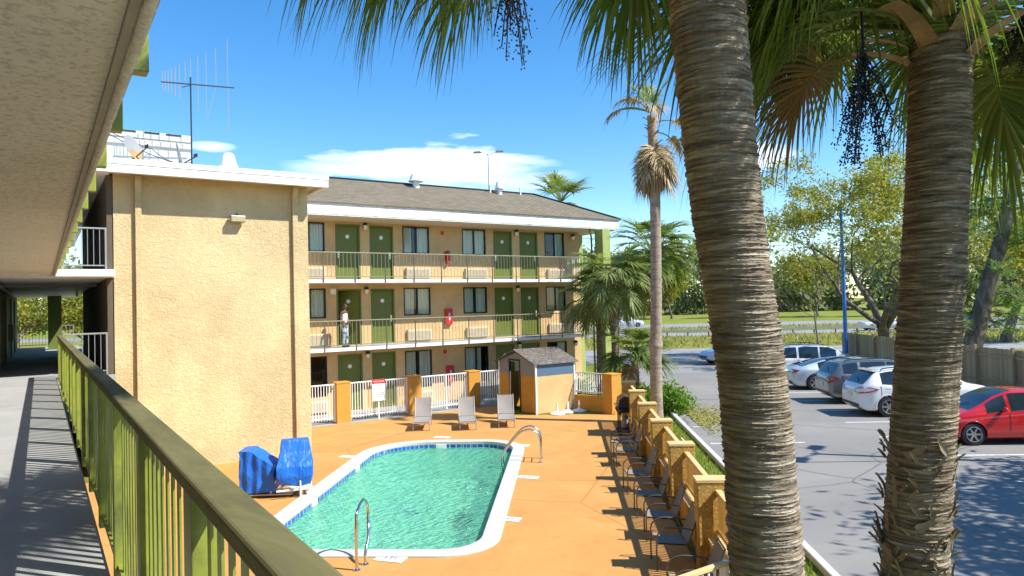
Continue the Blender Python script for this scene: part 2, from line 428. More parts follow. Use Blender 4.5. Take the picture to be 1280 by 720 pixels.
sheet('ground', [(-1600,-1600),(1600,-1600),(1600,1600),(-1600,1600)], -.012, M['grass'], [PQ(gh)])
deck_poly = [(-1.0,5.55),(6.95,5.55)] + [tuple(pq(p, 2.0))[:2] for p in (9.0, 17.0, 26.6)] + [(18.2,20.3),(17.75,22.0),(15.9,25.12),(6.6,25.12),(6.6,20.9),(-1.0,20.9)]
hole = rrect(PO[0]+.01, PO[1]-.01, PO[2]+.01, PO[3]-.01, (1.5, 1.0, 1.7, 1.9))
sheet('pool_deck', deck_poly, 0.0, M['deck'], [PQ(hole)])
sheet('ground_floor_walkway', [(6.6,25.13),(24.6,25.13),(24.6,29.0),(6.6,29.0)], .004, M['concrete'])
sheet('parking_lot', PQ([(-60,3.97),(48.6,3.97),(48.6,-3.0),(53.8,-4.5),(53.8,15.6),(49.2,18.3),(-60,18.3)]), .002, M['asphalt'])
lot2 = sheet('road', PQ([(54.6,-320),(54.6,420),(62.4,420),(62.4,-320)]), .002, M['road'])
sheet('driveway', PQ([(53.8,-4.5),(54.6,-7.0),(54.6,17.6),(53.8,15.6)]), .0025, M['road'])
sheet('highway_near_lanes', PQ([(84.5,-320),(84.5,420),(92,420),(92,-320)]), .002, M['road'])
sheet('highway_far_lanes', PQ([(112,-400),(112,520),(128,520),(128,-400)]), .002, M['road'])
sheet('highway_lawn', PQ([(128.2,-400),(128.2,520),(215,520),(215,-400)]), .0, M['lawn'])
sheet('planting_strip', PQ([(5.0,2.05),(5.0,3.83),(27.6,3.83),(29.0,1.0),(30,-3),(26.9,-2.2),(26.9,2.05)]), .001, M['lawn'])
sheet('fence_verge', PQ([(-60,18.42),(49.2,18.42),(49.2,40),(-60,40)]), .0, M['grass'])
m = MB()
def strip(mb, pts, w, z0, z1):
    """a kerb or painted line of width w along (p, q) points"""
    P = [pq(*a) for a in pts]
    for a, b in zip(P, P[1:]):
        d = (b-a).normalized(); n = Vector((-d.y, d.x, 0))*w/2
        poly = [tuple((a-n))[:2], tuple((b-n))[:2], tuple((b+n))[:2], tuple((a+n))[:2]]
        if z1 - z0 > .01: mb.prism(poly, z0, z1)
        else: mb.add([(x,y,z1) for x,y in poly], [(0,1,2,3)])
strip(m, [(2.0,3.90),(27.4,3.90)], .14, -.01, .12)
strip(m, [(27.4,3.90),(29.3,1.4)], .14, -.01, .119); strip(m, [(29.3,1.4),(31.0,-3.0)], .14, -.01, .118)
strip(m, [(-60,18.36),(49.2,18.36)], .14, -.01, .117)
struct(m.build('kerb', M['coping'], bevel=.02))
m = MB()
for p in (5.6, 8.3, 11.0, 13.7, 16.5, 19.2, 21.8, 24.35, 26.95, 29.5, 32.1, 34.7, 37.3):
    strip(m, [(p, 10.0 if p < 20 else 9.3),(p, 15.2)], .11, 0, .006)
for p in (23.9, 21.1): strip(m, [(p, 4.2),(p, 6.9)], .11, 0, .006)
struct(m.build('parking_lines', simple('worn_line_paint', (.62,.62,.60), .8, var=.15, scale=14, dirt=(.28,.28,.28))))
m = MB()
for p in (57.2, 57.5, 60.9): strip(m, [(p,-320),(p,420)], .12, 0, .006)
for p in (85.2, 91.4, 113, 127): strip(m, [(p,-320),(p,420)], .14, 0, .006)
struct(m.build('road_markings', simple('road_line_paint', (.62,.60,.50), .8, var=.1)))
m = MB()
strip(m, [(18.55,4.4),(18.75,15.5)], .05, 0, .0055); strip(m, [(30.4,4.4),(30.4,9.5)], .04, 0, .0055)
struct(m.build('tar_seams', simple('tar', (.03,.03,.032), .7)))

pool = thing('swimming_pool', pq(16.9,-3.6), 'rounded turquoise swimming pool with white coping and blue tile band', 'swimming pool')
m = MB()
po = [pq(*a) for a in coping_out]; pi_ = [pq(*a) for a in coping_in]
def shift(ring, z): return [Vector((a.x, a.y, z)) for a in ring]
m.loft([shift(po,-.08), shift(po,.035), shift(pi_,.035), shift(pi_,-.06), shift(po,-.08)], cap=False)
part(m, 'coping', M['coping'], pool, bevel=.012)
m = MB()
bin_ = [pq(*a) for a in rrect(PO[0]+cw, PO[1]-cw, PO[2]+cw, PO[3]-cw, (1.15, .70, 1.4, 1.55))]
m.loft([shift(bin_,-.06), shift(bin_,-1.12)], cap=False)
m.add(shift(bin_,-1.12), [tuple(range(len(bin_)))])
part(m, 'basin', M['basin'], pool)
m = MB()
ti = [pq(*a) for a in rrect(PO[0]+cw+.006, PO[1]-cw-.006, PO[2]+cw+.006, PO[3]-cw-.006, (1.145, .695, 1.395, 1.545))]
m.loft([shift(ti,-.20), shift(ti,-.062)], cap=False)
part(m, 'tile_band', M['tile'], pool)
for (p, q, a) in ((15.5,-5.725,0), (13.6,-5.725,0), (18.8,-5.725,0), (21.725,-3.9,1), (21.725,-2.3,1)):
    m = MB()
    if a == 0: m.prism([tuple(pq(p+dx, q+dy))[:2] for dx, dy in ((-.16,0),(.16,0),(.16,.05),(-.16,.05))], -.19, -.05)
    else: m.prism([tuple(pq(p+dx, q+dy))[:2] for dx, dy in ((-.05,-.16),(0,-.16),(0,.16),(-.05,.16))], -.19, -.05)
    part(m, 'skimmer', M['white'], pool)
mos = simple('dark_blue_mosaic', (.01,.10,.30), .5)
for (p, q, s) in ((15.2,-3.7,.36),(18.2,-4.1,.30)):
    m = MB()
    for k in range(4):
        a = k*1.57+.4; m.obox(pq(p+.12*math.cos(a), q+.12*math.sin(a), -1.112), s*.55, s*.4, .006, (math.cos(a),math.sin(a),0), (-math.sin(a),math.cos(a),0))
    part(m, 'floor_mosaic', mos, pool)
w = sheet('pool_water', PQ(coping_in), -.15, M['water'])
m = MB()
for k in range(420):
    c = nr.normal(0, 1, 2); p = 17.5 + c[0]*.42; q = -2.6 + c[1]*.16
    if k > 300: p = 20.7 + c[0]*.4; q = -2.5 + c[1]*.4
    a = rng.uniform(0, 6.28); s = rng.uniform(.02,.06)
    m.obox(pq(p, q, -1.105+.004*(k % 5)), s*1.8, s, .003, (math.cos(a),math.sin(a),0), (-math.sin(a),math.cos(a),0))
tag(m.build('leaf_debris', simple('rotten_leaves', (.05,.055,.015), .9)), 'dark olive leaf debris lying on the pool floor', 'debris', kind='stuff')

m = MB()
for a, b in (((23.4,-7.4),(23.4,1.6)),((9.2,-3.5),(9.2,1.7)),((16.9,-1.0),(16.9,1.7)),((20.6,-6.2),(20.6,-9.6))): strip(m, [a, b], .014, 0, .0015)
struct(m.build('deck_joints', simple('deck_joint', (.30,.135,.035), .9)))
# depth markers set on the deck beside the pool
mk = [(4.86,11.11,'white depth marker tile by the near pool handrail','3 FT'),(7.62,11.70,'white depth marker tile at the near right bend of the pool','3 FT'),
      (9.86,14.18,'white depth marker tile half way along the right pool side','4 FT'),(11.93,17.5,'white depth marker tile behind the pool ladder','5 FT'),
      (5.15,16.95,'white depth marker tile beside the blue lift cover','4 FT'),(7.3,19.45,'white depth marker tile on the far left pool side','5 FT'),(10.75,20.25,'white depth marker tile at the far pool end','5 FT')]
def text_mesh(body, size, name, mat, parent, loc, rot, extr=.001, align='CENTER'):
    cu = bpy.data.curves.new(name, 'FONT'); cu.body = body; cu.size = size; cu.extrude = extr; cu.align_x = align; cu.align_y = 'CENTER'
    t = bpy.data.objects.new(name, cu); COL.objects.link(t)
    dg = bpy.context.evaluated_depsgraph_get(); me = bpy.data.meshes.new_from_object(t.evaluated_get(dg))
    bpy.data.objects.remove(t); bpy.data.curves.remove(cu)
    me.materials.clear(); me.materials.append(mat)
    o = bpy.data.objects.new(name, me); COL.objects.link(o); o.location = loc; o.rotation_euler = rot; o.parent = parent; return o
for x, y, lab, tx in mk:
    t = thing('depth_marker', (x,y,.002), lab, 'depth marker', 'depth markers around the pool', R(-52))
    b = MB().box(-.26,.26,-.13,.13,0,.012).build('tile', M['white'], t, bevel=.004)
    text_mesh(tx, .15, 'lettering', M['black'], t, (0,0,.0135), (0,0,0))

def hand_tube(mb, pts, r, n=10, sub=6):
    """smooth tube through points (Catmull-Rom)"""
    P = [Vector(p) for p in pts]; out = []
    for i in range(len(P)-1):
        p0 = P[max(i-1,0)]; p1 = P[i]; p2 = P[i+1]; p3 = P[min(i+2,len(P)-1)]
        for k in range(sub):
            t = k/sub
            out.append(.5*((2*p1)+(p2-p0)*t+(2*p0-5*p1+4*p2-p3)*t*t+(3*p1-p0-3*p2+p3)*t**3))
    out.append(P[-1]); mb.tube(out, r, n); return out
# near handrail (a loop like a figure of nine) and the far ladder
t = thing('pool_handrail', (4.3,11.05,0), 'polished steel looped handrail at the near pool edge', 'handrail')
m = MB()
d = Vector((-.6166*0+.62,.787,0)).normalized(); q0 = Vector((4.22,10.98,0)); q1 = Vector((4.43,11.14,0))
hand_tube(m, [q0+Vector((0,0,0)), q0+Vector((0,0,.75)), q0+d*.12+Vector((0,0,.95)), q0+d*.42+Vector((0,0,1.02)), q0+d*.66+Vector((0,0,.85)), q0+d*.62+Vector((.02,0,.58)), q1+d*.2+Vector((0,0,.38)), q1+d*.02+Vector((0,0,.2)), q1+Vector((0,0,0))], .026)
m.lathe([(.06,0),(.06,.012),(.035,.03)], 14, q0); m.lathe([(.06,0),(.06,.012),(.035,.03)], 14, q1)
part(m, 'loop_rail', M['steel'], t, smooth=50)
t = thing('pool_ladder', (10.9,15.7,0), 'polished steel pool ladder with two arched rails at the right pool side', 'ladder')
bx = pq(19.05,-.98); ins = -V
for s in (0, 1):
    b = pq(18.85 + .52*s, -.72)
    m = MB(); hand_tube(m, [b, b+Vector((0,0,.6)), b+ins*.12+Vector((0,0,.82)), b+ins*.35+Vector((0,0,.88)), b+ins*.62+Vector((0,0,.72)), b+ins*1.02+Vector((0,0,.2)), b+ins*1.04+Vector((0,0,-.25)), b+ins*1.04+Vector((0,0,-.9))], .024)
    m.lathe([(.06,0),(.06,.012),(.035,.03)], 14, b)
    part(m, 'rail', M['steel'], t, smooth=50)
for k in range(3):
    m = MB(); c = pq(19.11,-.72)+ins*1.04+Vector((0,0,-.3-.25*k)); m.obox(c, .52, .1, .03, U, V)
    part(m, 'step', M['steel'], t, bevel=.008)
m = MB()
for z in (.28,.52): m.tube([pq(18.85,-.72,z), pq(19.37,-.72,z)], .012, 8)
part(m, 'cross_bar', M['steel'], t)

# ------------------------------------------------------------------ far motel building
YF, YW = 26.7, 28.0
FL = (0.0, 2.7, 5.4)
DOORS = [(10.12,11.19),(11.62,12.70),(17.83,18.89),(19.34,20.41)]
WINS = [(8.37,9.67),(13.14,14.44),(16.13,17.40),(20.85,22.08)]
far = thing('motel_building', (15,33,0), 'three storey tan motel building with green doors, balconies and a brown shingle roof', 'building')
def wall_open(mb, x0, x1, z0, z1, y, ops, dep):
    xs = sorted({x0, x1, *[a for o in ops for a in o[:2]]}); zs = sorted({z0, z1, *[a for o in ops for a in o[2:]]})
    for i in range(len(xs)-1):
        for j in range(len(zs)-1):
            cx, cz = (xs[i]+xs[i+1])/2, (zs[j]+zs[j+1])/2
            if any(o[0] < cx < o[1] and o[2] < cz < o[3] for o in ops): continue
            mb.quad((xs[i],y,zs[j]),(xs[i+1],y,zs[j]),(xs[i+1],y,zs[j+1]),(xs[i],y,zs[j+1]))
    for a, b, c, d in ops:
        mb.quad((a,y,c),(a,y,d),(a,y+dep,d),(a,y+dep,c)); mb.quad((b,y,c),(b,y+dep,c),(b,y+dep,d),(b,y,d))
        mb.quad((a,y,d),(b,y,d),(b,y+dep,d),(a,y+dep,d)); mb.quad((a,y,c),(a,y+dep,c),(b,y+dep,c),(b,y,c))
WZ = (1.18, 2.39); DZ = (0.0, 2.36)
ops = []
for z in FL:
    ops += [(a, b, z+DZ[0]+.03, z+DZ[1]) for a, b in DOORS]
    ops += [(a, b, z+(WZ[0] if z else .72), z+(WZ[1] if z else 2.34)) for a, b in WINS]
m = MB(); wall_open(m, 6.72, 23.05, 0, 7.86, YW, ops, .18)
m.quad((23.05,YW,0),(23.05,35.2,0),(23.05,35.2,7.86),(23.05,YW,7.86)); m.quad((6.72,35.2,0),(6.72,YW,0),(6.72,YW,7.86),(6.72,35.2,7.86)); m.quad((23.05,35.2,0),(6.72,35.2,0),(6.72,35.2,7.86),(23.05,35.2,7.86))
part(m, 'wall', M['stucco_far'], far)
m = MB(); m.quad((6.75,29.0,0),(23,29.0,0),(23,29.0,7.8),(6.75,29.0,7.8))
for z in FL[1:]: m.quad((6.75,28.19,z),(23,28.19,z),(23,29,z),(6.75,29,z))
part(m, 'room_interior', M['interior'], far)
for fi, z in enumerate(FL):
    for di, (a, b) in enumerate(DOORS):
        m = MB(); z0 = z+.03; z1 = z+2.36
        for x0, x1 in ((a, a+.07), (b-.07, b)): m.box(x0, x1, YW-.015, YW+.1, z0, z1)
        m.box(a+.07, b-.07, YW-.015, YW+.1, z1-.07, z1); m.box(a+.07,b-.07,YW+.0,YW+.12,z0,z0+.025)
        part(m, 'door_frame', M['green_trim'], far)
        m = MB(); w_ = b-a-.15
        leaf = MB(); leaf.box(0, w_, 0, .045, 0, 2.22)
        hx = .07 if di in (0, 2) else w_-.07
        open_ = fi == 1 and di == 0
        d_ = leaf.build('door', M['green_door'], far, bevel=.004)
        piv = Vector((a+.075, YW+.055, z0+.03))
        d_.location = piv - Vector(far.location)
        if open_:                                   # stands ajar, hinged on its right
            leaf2 = [v.co for v in d_.data.vertices]
            for co in leaf2: co.x -= w_
            d_.location = piv + Vector((w_,0,0)) - Vector(far.location); d_.rotation_euler = (0,0,R(-38)); hx = -w_+.07
        cx = w_/2 - (w_ if open_ else 0)
        h = MB(); h.box(hx-.035, hx+.035, -.012, 0, .88, 1.16); h.tube([(hx,-.012,1.0),(hx,-.06,1.0),(hx+(.11 if hx < cx else -.11),-.065,1.0)], .012, 8)
        h.build('handle', M['steel'], d_)
        h = MB(); h.lathe([(.0,0),(.085,0),(.085,.012),(.06,.014),(.0,.014)], 20, (cx,0,1.79), (0,-1,0)); h.build('number_plate', M['white'], d_)
        h = MB(); h.box(cx-w_/2+.02, cx+w_/2-.02, -.004, -.0005, .03, .045); h.build('door_sweep', M['alu'], d_)
    for wi, (a, b) in enumerate(WINS):
        z0 = z+(WZ[0] if fi else .72); z1 = z+(WZ[1] if fi else 2.34)
        m = MB(); y0, y1 = YW-.012, YW+.07
        m.box(a, a+.05, y0, y1, z0, z1); m.box(b-.05, b, y0, y1, z0, z1); m.box(a+.05, b-.05, y0, y1, z1-.05, z1); m.box(a+.05, b-.05, y0, y1, z0, z0+.05)
        mx = (a+b)/2; m.box(mx-.03, mx+.03, y0+.004, y1, z0+.05, z1-.05)
        wf = part(m, 'window', M['dark_frame'], far)
        m = MB(); m.quad((a+.05,YW+.03,z0+.05),(mx-.03,YW+.03,z0+.05),(mx-.03,YW+.03,z1-.05),(a+.05,YW+.03,z1-.05))
        m.quad((mx+.03,YW+.045,z0+.05),(b-.05,YW+.045,z0+.05),(b-.05,YW+.045,z1-.05),(mx+.03,YW+.045,z1-.05))
        m.build('pane', M['glass'], wf)
        gp = [0,.06,.02,.12,.0,.09,.03,.0,.05,.16,.0,.04][(fi*4+wi)%12]; spans = [(a-.02, mx-.02-gp), (mx+.02+gp*.6, b+.02)]
        if fi == 2 and wi == 3: spans = [(mx+.12, b+.02)]
        if fi == 0 and wi == 3: spans = [(mx+.05, b+.02)]
        if fi == 0 and wi == 2: spans = [(a-.02, mx-.02), (mx+.1, mx+.28)]
        if fi == 0 and wi == 0: spans = []
        m = MB()
        for s0, s1 in spans:
            n = max(6, int((s1-s0)/.022)); row = []
            for k in range(n+1):
                x = s0+(s1-s0)*k/n; row.append((x, YW+.105+.024*math.sin(k*1.25)+.008*math.sin(k*.5+wi)))
            m.loft([[Vector((x,y,z0-.05)) for x, y in row], [Vector((x,y,z1+.03)) for x, y in row]], cap=False, closed=False)
        if spans: m.build('curtain', M['curtain'], wf, smooth=180)
        m = MB(); az = z+.09; ax0, ax1 = a+.1, b-.02
        m.box(ax0, ax1, YW-.14, YW+.02, az, az+.46)
        ac = part(m, 'air_conditioner', M['ac'], far, bevel=.012)
        m = MB()
        for k in range(9): m.box(ax0+.06, ax1-.06, YW-.152, YW-.141, az+.06+k*.04, az+.082+k*.04)
        m.build('grille', M['ac'], ac)
for fi, z in enumerate(FL[1:]):
    m = MB(); m.box(6.72, 22.15, YF, YW, z-.13, z); part(m, 'balcony_slab', M['white'], far, bevel=.01)
    m = MB(); m.box(6.72, 22.13, YF+.01, YW-.005, z+.002, z+.006); part(m, 'balcony_floor', M['concrete'], far)
# eaves, fascia and hipped roof
m = MB(); m.box(6.0, 24.35, 26.72, 35.0, 7.86, 7.92); part(m, 'soffit', M['soffit'], far)
m = MB(); m.box(5.5, 24.55, 26.58, 26.72, 7.95, 8.41); m.box(24.41, 24.55, 26.72, 35.4, 7.95, 8.41); m.box(5.5,24.53,26.6,26.72,7.90,7.95)
part(m, 'fascia', M['white'], far, bevel=.012)
ex, ey = 24.62, 26.50; rx, ry, rz = 22.4, 31.0, 10.21; zb = 8.42
m = MB(); B = 35.5
m.add([(5.0,ey,zb),(ex,ey,zb),(rx,ry,rz),(5.0,ry,rz),(ex,B,zb),(5.0,B,zb),(5.0,ey,zb-.03),(ex,ey,zb-.03),(ex,B,zb-.03)], [(0,1,2,3),(1,4,2),(4,5,3,2),(6,7,1,0),(7,8,4,1)])
rf = part(m, 'roof', M['shingle'], far)
m = MB(); m.tube([(ex,ey,zb+.02),(rx,ry,rz+.03)], .055, 6); m.tube([(rx,ry,rz+.03),(5,ry,rz+.03)], .05, 6); m.build('hip_cap', M['dark_frame'], rf)
m = MB(); m.box(23.05,23.55,26.15,26.75,0,7.86); part(m, 'column', M['green_col'], far, bevel=.01)
m = MB(); m.box(23.95,24.3,29.2,29.55,0,7.86); part(m, 'column', M['green_col'], far, bevel=.01)
m = MB(); m.tube([(22.7,26.66,7.92),(22.72,26.7,7.75),(22.86,26.78,7.55),(22.86,26.78,.1)], .045, 8); part(m, 'downspout', M['green_trim'], far, smooth=50)
def mushroom(name, x, y, z, s, lab):
    t = thing(name, (x,y,z), lab, 'roof vent', 'roof vents')
    MB().lathe([(.16*s,-.35),(.16*s,.08),(.14*s,.1)], 18).build('pipe', M['white_metal'], t, smooth=40)
    MB().lathe([(.36*s,.06),(.37*s,.09),(.30*s,.20),(.24*s,.40),(.18*s,.46),(.0,.48)], 20).build('hood', M['white_metal'], t, smooth=40)
def at_roof(x, y): return zb + (y-ey)*(rz-zb)/(ry-ey)
mushroom('roof_vent', 15.1, 30.5, 10.22, 1.0, 'white mushroom vent on the middle of the far brown roof ridge')
mushroom('roof_vent', 19.9, 30.5, 10.2, .72, 'small white mushroom vent on the far roof between two stub pipes')
for x, lab in ((19.45,'short white vent stub just left of the small mushroom vent'),(21.35,'short white vent stub nearest the hipped roof end')):
    t = MB().lathe([(.045,-.1),(.045,.28),(.06,.29),(.06,.34)], 10).build('vent_pipe', M['white_metal'], smooth=40); t.location = (x,30.7,10.12); tag(t, lab, 'vent pipe', 'vent pipes')
def balcony_rail(name, x0, x1, y, z, lab, posts, cat='railing', n_bal=8, group=None, mat=None, pm=None):
    t = thing(name, (x0, y, z), lab, cat, group); mat = mat or M['rail_metal']
    MB().box(0, x1-x0, -.022, .022, 1.05, 1.09).build('handrail', mat, t, bevel=.005)
    MB().box(0, x1-x0, -.015, .015, .10, .13).build('bottom_rail', mat, t)
    b = MB(); P = [p-x0 for p in posts]
    for p in P: MB().box(p-.02, p+.02, -.032, .0, -.11, 1.05).build('post', pm or M['rail_dark'], t)
    ends = sorted({0.0, x1-x0, *P})
    for a, c in zip(ends, ends[1:]):
        k = max(1, round((c-a)/(1.295/n_bal)))
        for i in range(1, k): b.box(a+(c-a)*i/k-.007, a+(c-a)*i/k+.007, -.007, .007, .13, 1.05)
    b.build('balusters', mat, t); return t
posts = [7.85+1.2945*k for k in range(12)]
balcony_rail('balcony_railing', 6.73, 22.12, YF+.0, 5.4, 'thin metal railing along the top floor balcony', posts)
balcony_rail('balcony_railing', 6.73, 22.12, YF+.0, 2.7, 'thin metal railing along the middle balcony where a person stands', posts)
for z, n in ((2.7,'middle'),(5.4,'top')):
    t = thing('balcony_end_railing', (22.12,YF,z), 'short white railing closing the right end of the %s balcony' % n, 'railing', 'balcony end railings')
    MB().box(-.02,.02,0.03,1.25,1.05,1.09).build('handrail', M['white_metal'], t)
    b = MB()
    for k in range(1,9): b.box(-.01,.01,.03+k*.135,.05+k*.135,.0,1.05)
    b.build('balusters', M['white_metal'], t)
# lamps beside the doors
def lamp_proto(x, y, z, lab):
    t = thing('wall_lamp', (x,y,z), lab, 'wall lamp', 'lamps on the far facade')
    MB().box(-.06,.06,-.03,0,-.02,.16).build('back_plate', M['black'], t)
    MB().lathe([(.0,.17),(.07,.16),(.09,.08),(.095,.05)], 14, (0,-.11,0)).build('cap', M['black'], t, smooth=50)
    MB().lathe([(.06,-.12),(.085,-.05),(.085,.05)], 14, (0,-.11,0)).build('shade', M['lampglass'], t, smooth=50)
    return t
names = ('ground floor','middle floor','top floor')
L0 = None
for fi, z in enumerate(FL):
    for x, wh in ((11.40,'between the two left green doors'),(19.12,'between the two right green doors'),(22.6,'at the right wall end')):
        lab = 'small black lamp with white shade %s, %s' % (wh, names[fi])
        zz = z+2.28 if x < 22 else z+2.18
        if L0 is None: L0 = lamp_proto(x, YW, zz, lab)
        else: dup(L0, (x,YW,zz), label=lab)
t = thing('flood_lamp', (9.95,YW-.1,4.98), 'white square double flood lamp left of the open door, middle floor', 'flood lamp')
MB().box(-.12,.12,-.05,.09,-.14,.1).build('housing', M['white'], t, bevel=.02)
MB().lathe([(.0,.0),(.05,.0),(.07,.06)], 12, (-.04,-.05,-.02), (0,-1,0)).build('lamp_head', M['lampglass'], t, smooth=40)
for fi, x, z, lab in ((2,15.3,6.42,'red fire extinguisher on the top floor wall between two windows'),(1,15.3,3.72,'red fire extinguisher cabinet with white mark on the middle floor'),(0,15.3,1.15,'red fire extinguisher on the ground floor behind the white fence')):
    t = thing('fire_extinguisher', (x,YW,z), lab, 'fire extinguisher', 'fire extinguishers')
    if fi != 2:
        MB().box(-.17,.17,-.16,0,-.3,.42).build('cabinet', M['red'], t, bevel=.015)
        g = MB(); g.box(-.03,.03,-.166,-.161,-.12,.22); g.box(-.07,.07,-.166,-.161,.02,.09); g.build('mark', M['white'], t)
    else:
        MB().lathe([(.0,-.27),(.08,-.26),(.09,-.22),(.09,.14),(.06,.2),(.03,.23),(.03,.28)], 16, (0,-.11,0)).build('cylinder', M['red'], t, smooth=40)
        MB().box(-.02,.02,-.18,-.06,.27,.33).build('valve', M['black'], t)
        h = MB(); hand_tube(h, [(0,-.1,.3),(.1,-.12,.28),(.12,-.13,.1),(.11,-.14,-.1)], .012, 6); h.build('hose', M['black'], t)
        MB().box(-.13,.13,-.02,0,-.1,.3).build('bracket', M['red'], t)
for z, lab in ((7.55,'small red and black fire alarm high on the top floor wall'),(2.2,'small red fire alarm high on the ground floor wall')):
    t = MB().box(-.07,.07,-.06,0,-.08,.08).lathe([(.0,.03),(.04,.0)],12,(0,-.075,0),(0,-1,0)).build('fire_alarm', M['red'], bevel=.01); t.location=(15.1,YW,z); tag(t, lab, 'fire alarm', 'fire alarms')
# ------------------------------------------------------------------ stucco end block and its roof things
blk = thing('stair_block', (4.1,27,0), 'windowless tan stucco block with white flat roof edge, sunlit, beside the walkway', 'building')
m = MB(); m.box(1.6,6.71,20.9,33.6,0,7.93); part(m, 'wall', M['stucco'], blk)
m = MB(); m.box(-1.4,7.1,20.28,33.9,7.93,7.97); part(m, 'soffit', M['soffit'], blk)
m = MB()
m.box(-1.4,7.12,20.18,20.3,7.84,8.05); m.box(-1.4,7.135,20.165,20.3,8.055,8.20); m.box(7.0,7.12,20.3,33.9,7.84,8.05); m.box(7.0,7.135,20.3,33.9,8.055,8.2)
part(m, 'fascia', M['white'], blk, bevel=.008)
m = MB(); m.box(-1.4,7.0,20.3,33.9,8.0,8.1); part(m, 'roof', M['white'], blk)
for x in (2.17, 6.30):
    m = MB(); m.box(x-.075,x+.075,20.78,20.897,.1,7.45); m.prismx([(-.075,0),(.075,0),(.075,.12),(-.075,.12)], (1,0,0), (0,1,0), (0,-.30,1), (x,20.78,7.45), .42)
    part(m, 'downspout', M['stucco'], blk, bevel=.01)
m = MB(); m.box(-1.6,4.0,24.0,29,8.1,9.62); m.box(-1.6,4.05,23.93,29,9.40,9.55); m.box(-1.6,4.02,23.97,29.03,9.62,9.84)
part(m, 'penthouse', simple('white_weathered_stucco', (.50,.50,.475), .85, var=.08, scale=9, bump=.5, bscale=30, dirt=(.45,.42,.38)), blk, bevel=.01)
for x in (.2,1.1,2.0,2.7,3.3):
    m = MB(); m.box(x,x+.35+.2*rng.random(),23.955,23.969,9.78,9.83); part(m, 'tar_patch', M['black'], blk)
t = thing('flood_lamp', (4.66,20.9,6.86), 'small box floodlight high on the tan stucco wall', 'flood lamp')
MB().box(-.2,.2,-.26,-.06,-.1,.09).build('housing', M['taupe_metal'], t, bevel=.02)
MB().box(-.17,.17,-.266,-.261,-.08,.07).build('lens', simple('aged_lens', (.42,.36,.20), .3), t)
MB().tube([(0,0,.1),(0,-.1,.16),(0,-.16,.1)], .018, 8).build('bracket', M['black'], t)
def dish(x, y, z, face, s, lab, rust):
    t = thing('satellite_dish', (x,y,z), lab, 'satellite dish', 'satellite dishes on the block roof')
    f = Vector(face).normalized()
    prof = [(.0,-.055),(.12,-.05),(.24,-.028),(.33,.0),(.35,.012),(.33,.012),(.24,-.014),(.12,-.036),(.0,-.042)]
    MB().lathe([(r*s, h*s) for r, h in prof], 28, (0,0,.42*s), f).build('reflector', rust, t, smooth=50)
    k = MB(); c = Vector((0,0,.42*s)); tip = c + f*.42*s - Vector((0,0,.16*s)); k.tube([c-Vector((0,0,.33*s)), tip], .018, 6); k.obox(tip+Vector((0,0,.03)), .1, .07, .1, f); k.build('feed_arm', M['black'], t)
    MB().tube([(0,.06,-.22),(0,.06,.3*s),tuple(c-f*.05)], .025, 8).build('mast', M['alu'], t); return t
def m_rust():
    m_ = NT('rust_stained_dish'); v = m_.coord()
    n = m_.noise(v, 3.5, 6, .7, .6)
    tc = m_.n.new('ShaderNodeSeparateXYZ'); m_.link(v, tc.inputs[0])
    mr = m_.n.new('ShaderNodeMapRange'); m_.link(tc.outputs['Z'], mr.inputs[0]); mr.inputs[1].default_value = .52; mr.inputs[2].default_value = .22
    mu = m_.n.new('ShaderNodeMath'); mu.operation = 'MULTIPLY'; m_.link(mr.outputs[0], mu.inputs[0]); m_.link(n, mu.inputs[1])
    m_.col(m_.ramp(mu.outputs[0], [(.20,(.27,.28,.28)),(.34,(.42,.20,.04)),(.55,(.40,.28,.13))])); m_.set(rough=.5); return m_.m
dish(2.12,21.35,8.33,(.72,-.62,.32),1.0,'grey satellite dish with a rusty brown stain on the roof edge',m_rust())
dish(3.3,21.5,8.30,(.95,-.22,.25),1.0,'plain pale grey satellite dish seen nearly edge-on by the antenna mast',M['dishgrey'])
mushroom('roof_vent', 4.62, 21.6, 8.42, .72, 'white mushroom vent standing on the flat roof of the stucco block')
t = thing('tv_antenna', (3.78,22.5,8.1), 'tall television antenna with a boom of many upright rods on the block roof', 'antenna')
m = MB(); m.tube([(0,0,0),(0,0,3.16)], .022, 8); part(m, 'mast', M['wire'], t).location = (0,0,0)
m = MB(); m.tube([(-.80,0,2.90),(1.24,0,3.03)], .02, 6); m.tube([(-.25,0,2.82),(.02,0,2.93)], .012, 6); part(m, 'boom', M['wire'], t).location = (0,0,0)
m = MB()
els = [(-.76,.30,.24),(-.69,.33,.27),(-.61,.37,.30),(-.52,.42,.34),(-.42,.48,.40),(-.30,.56,.46),(-.15,.66,.0),(.0,.78,.0),(.20,.88,.80),(.43,1.02,.95),(.71,1.18,.0),(1.05,1.50,1.38)]
for x, up, dn in els:
    z = 2.95+.064*x; m.tube([(x,0,z-dn),(x,0,z+up)], .012, 5)
m.tube([(.71,0,2.98),(.46,0,1.98)], .0085, 5)
part(m, 'rods', M['dishgrey'], t).location = (0,0,0)
for k, (a, b, sag) in enumerate((((.30,21.4,9.9),(3.75,22.48,8.55),.25),((.35,21.6,9.95),(2.9,23.9,9.3),.15),((2.9,23.9,9.3),(3.75,22.48,8.7),.18))):
    A, B2 = Vector(a), Vector(b); c = MB(); c.tube([A.lerp(B2,i/12)-Vector((0,0,sag*4*(i/12)*(1-i/12))) for i in range(13)], .011, 5)
    o = c.build('roof_cable', M['wire']); tag(o, ('black cable drooping from the upper left to the antenna mast','black cable running from the upper left to the white penthouse','black cable drooping along the white penthouse wall behind the dishes')[k], 'cable', 'roof cables')

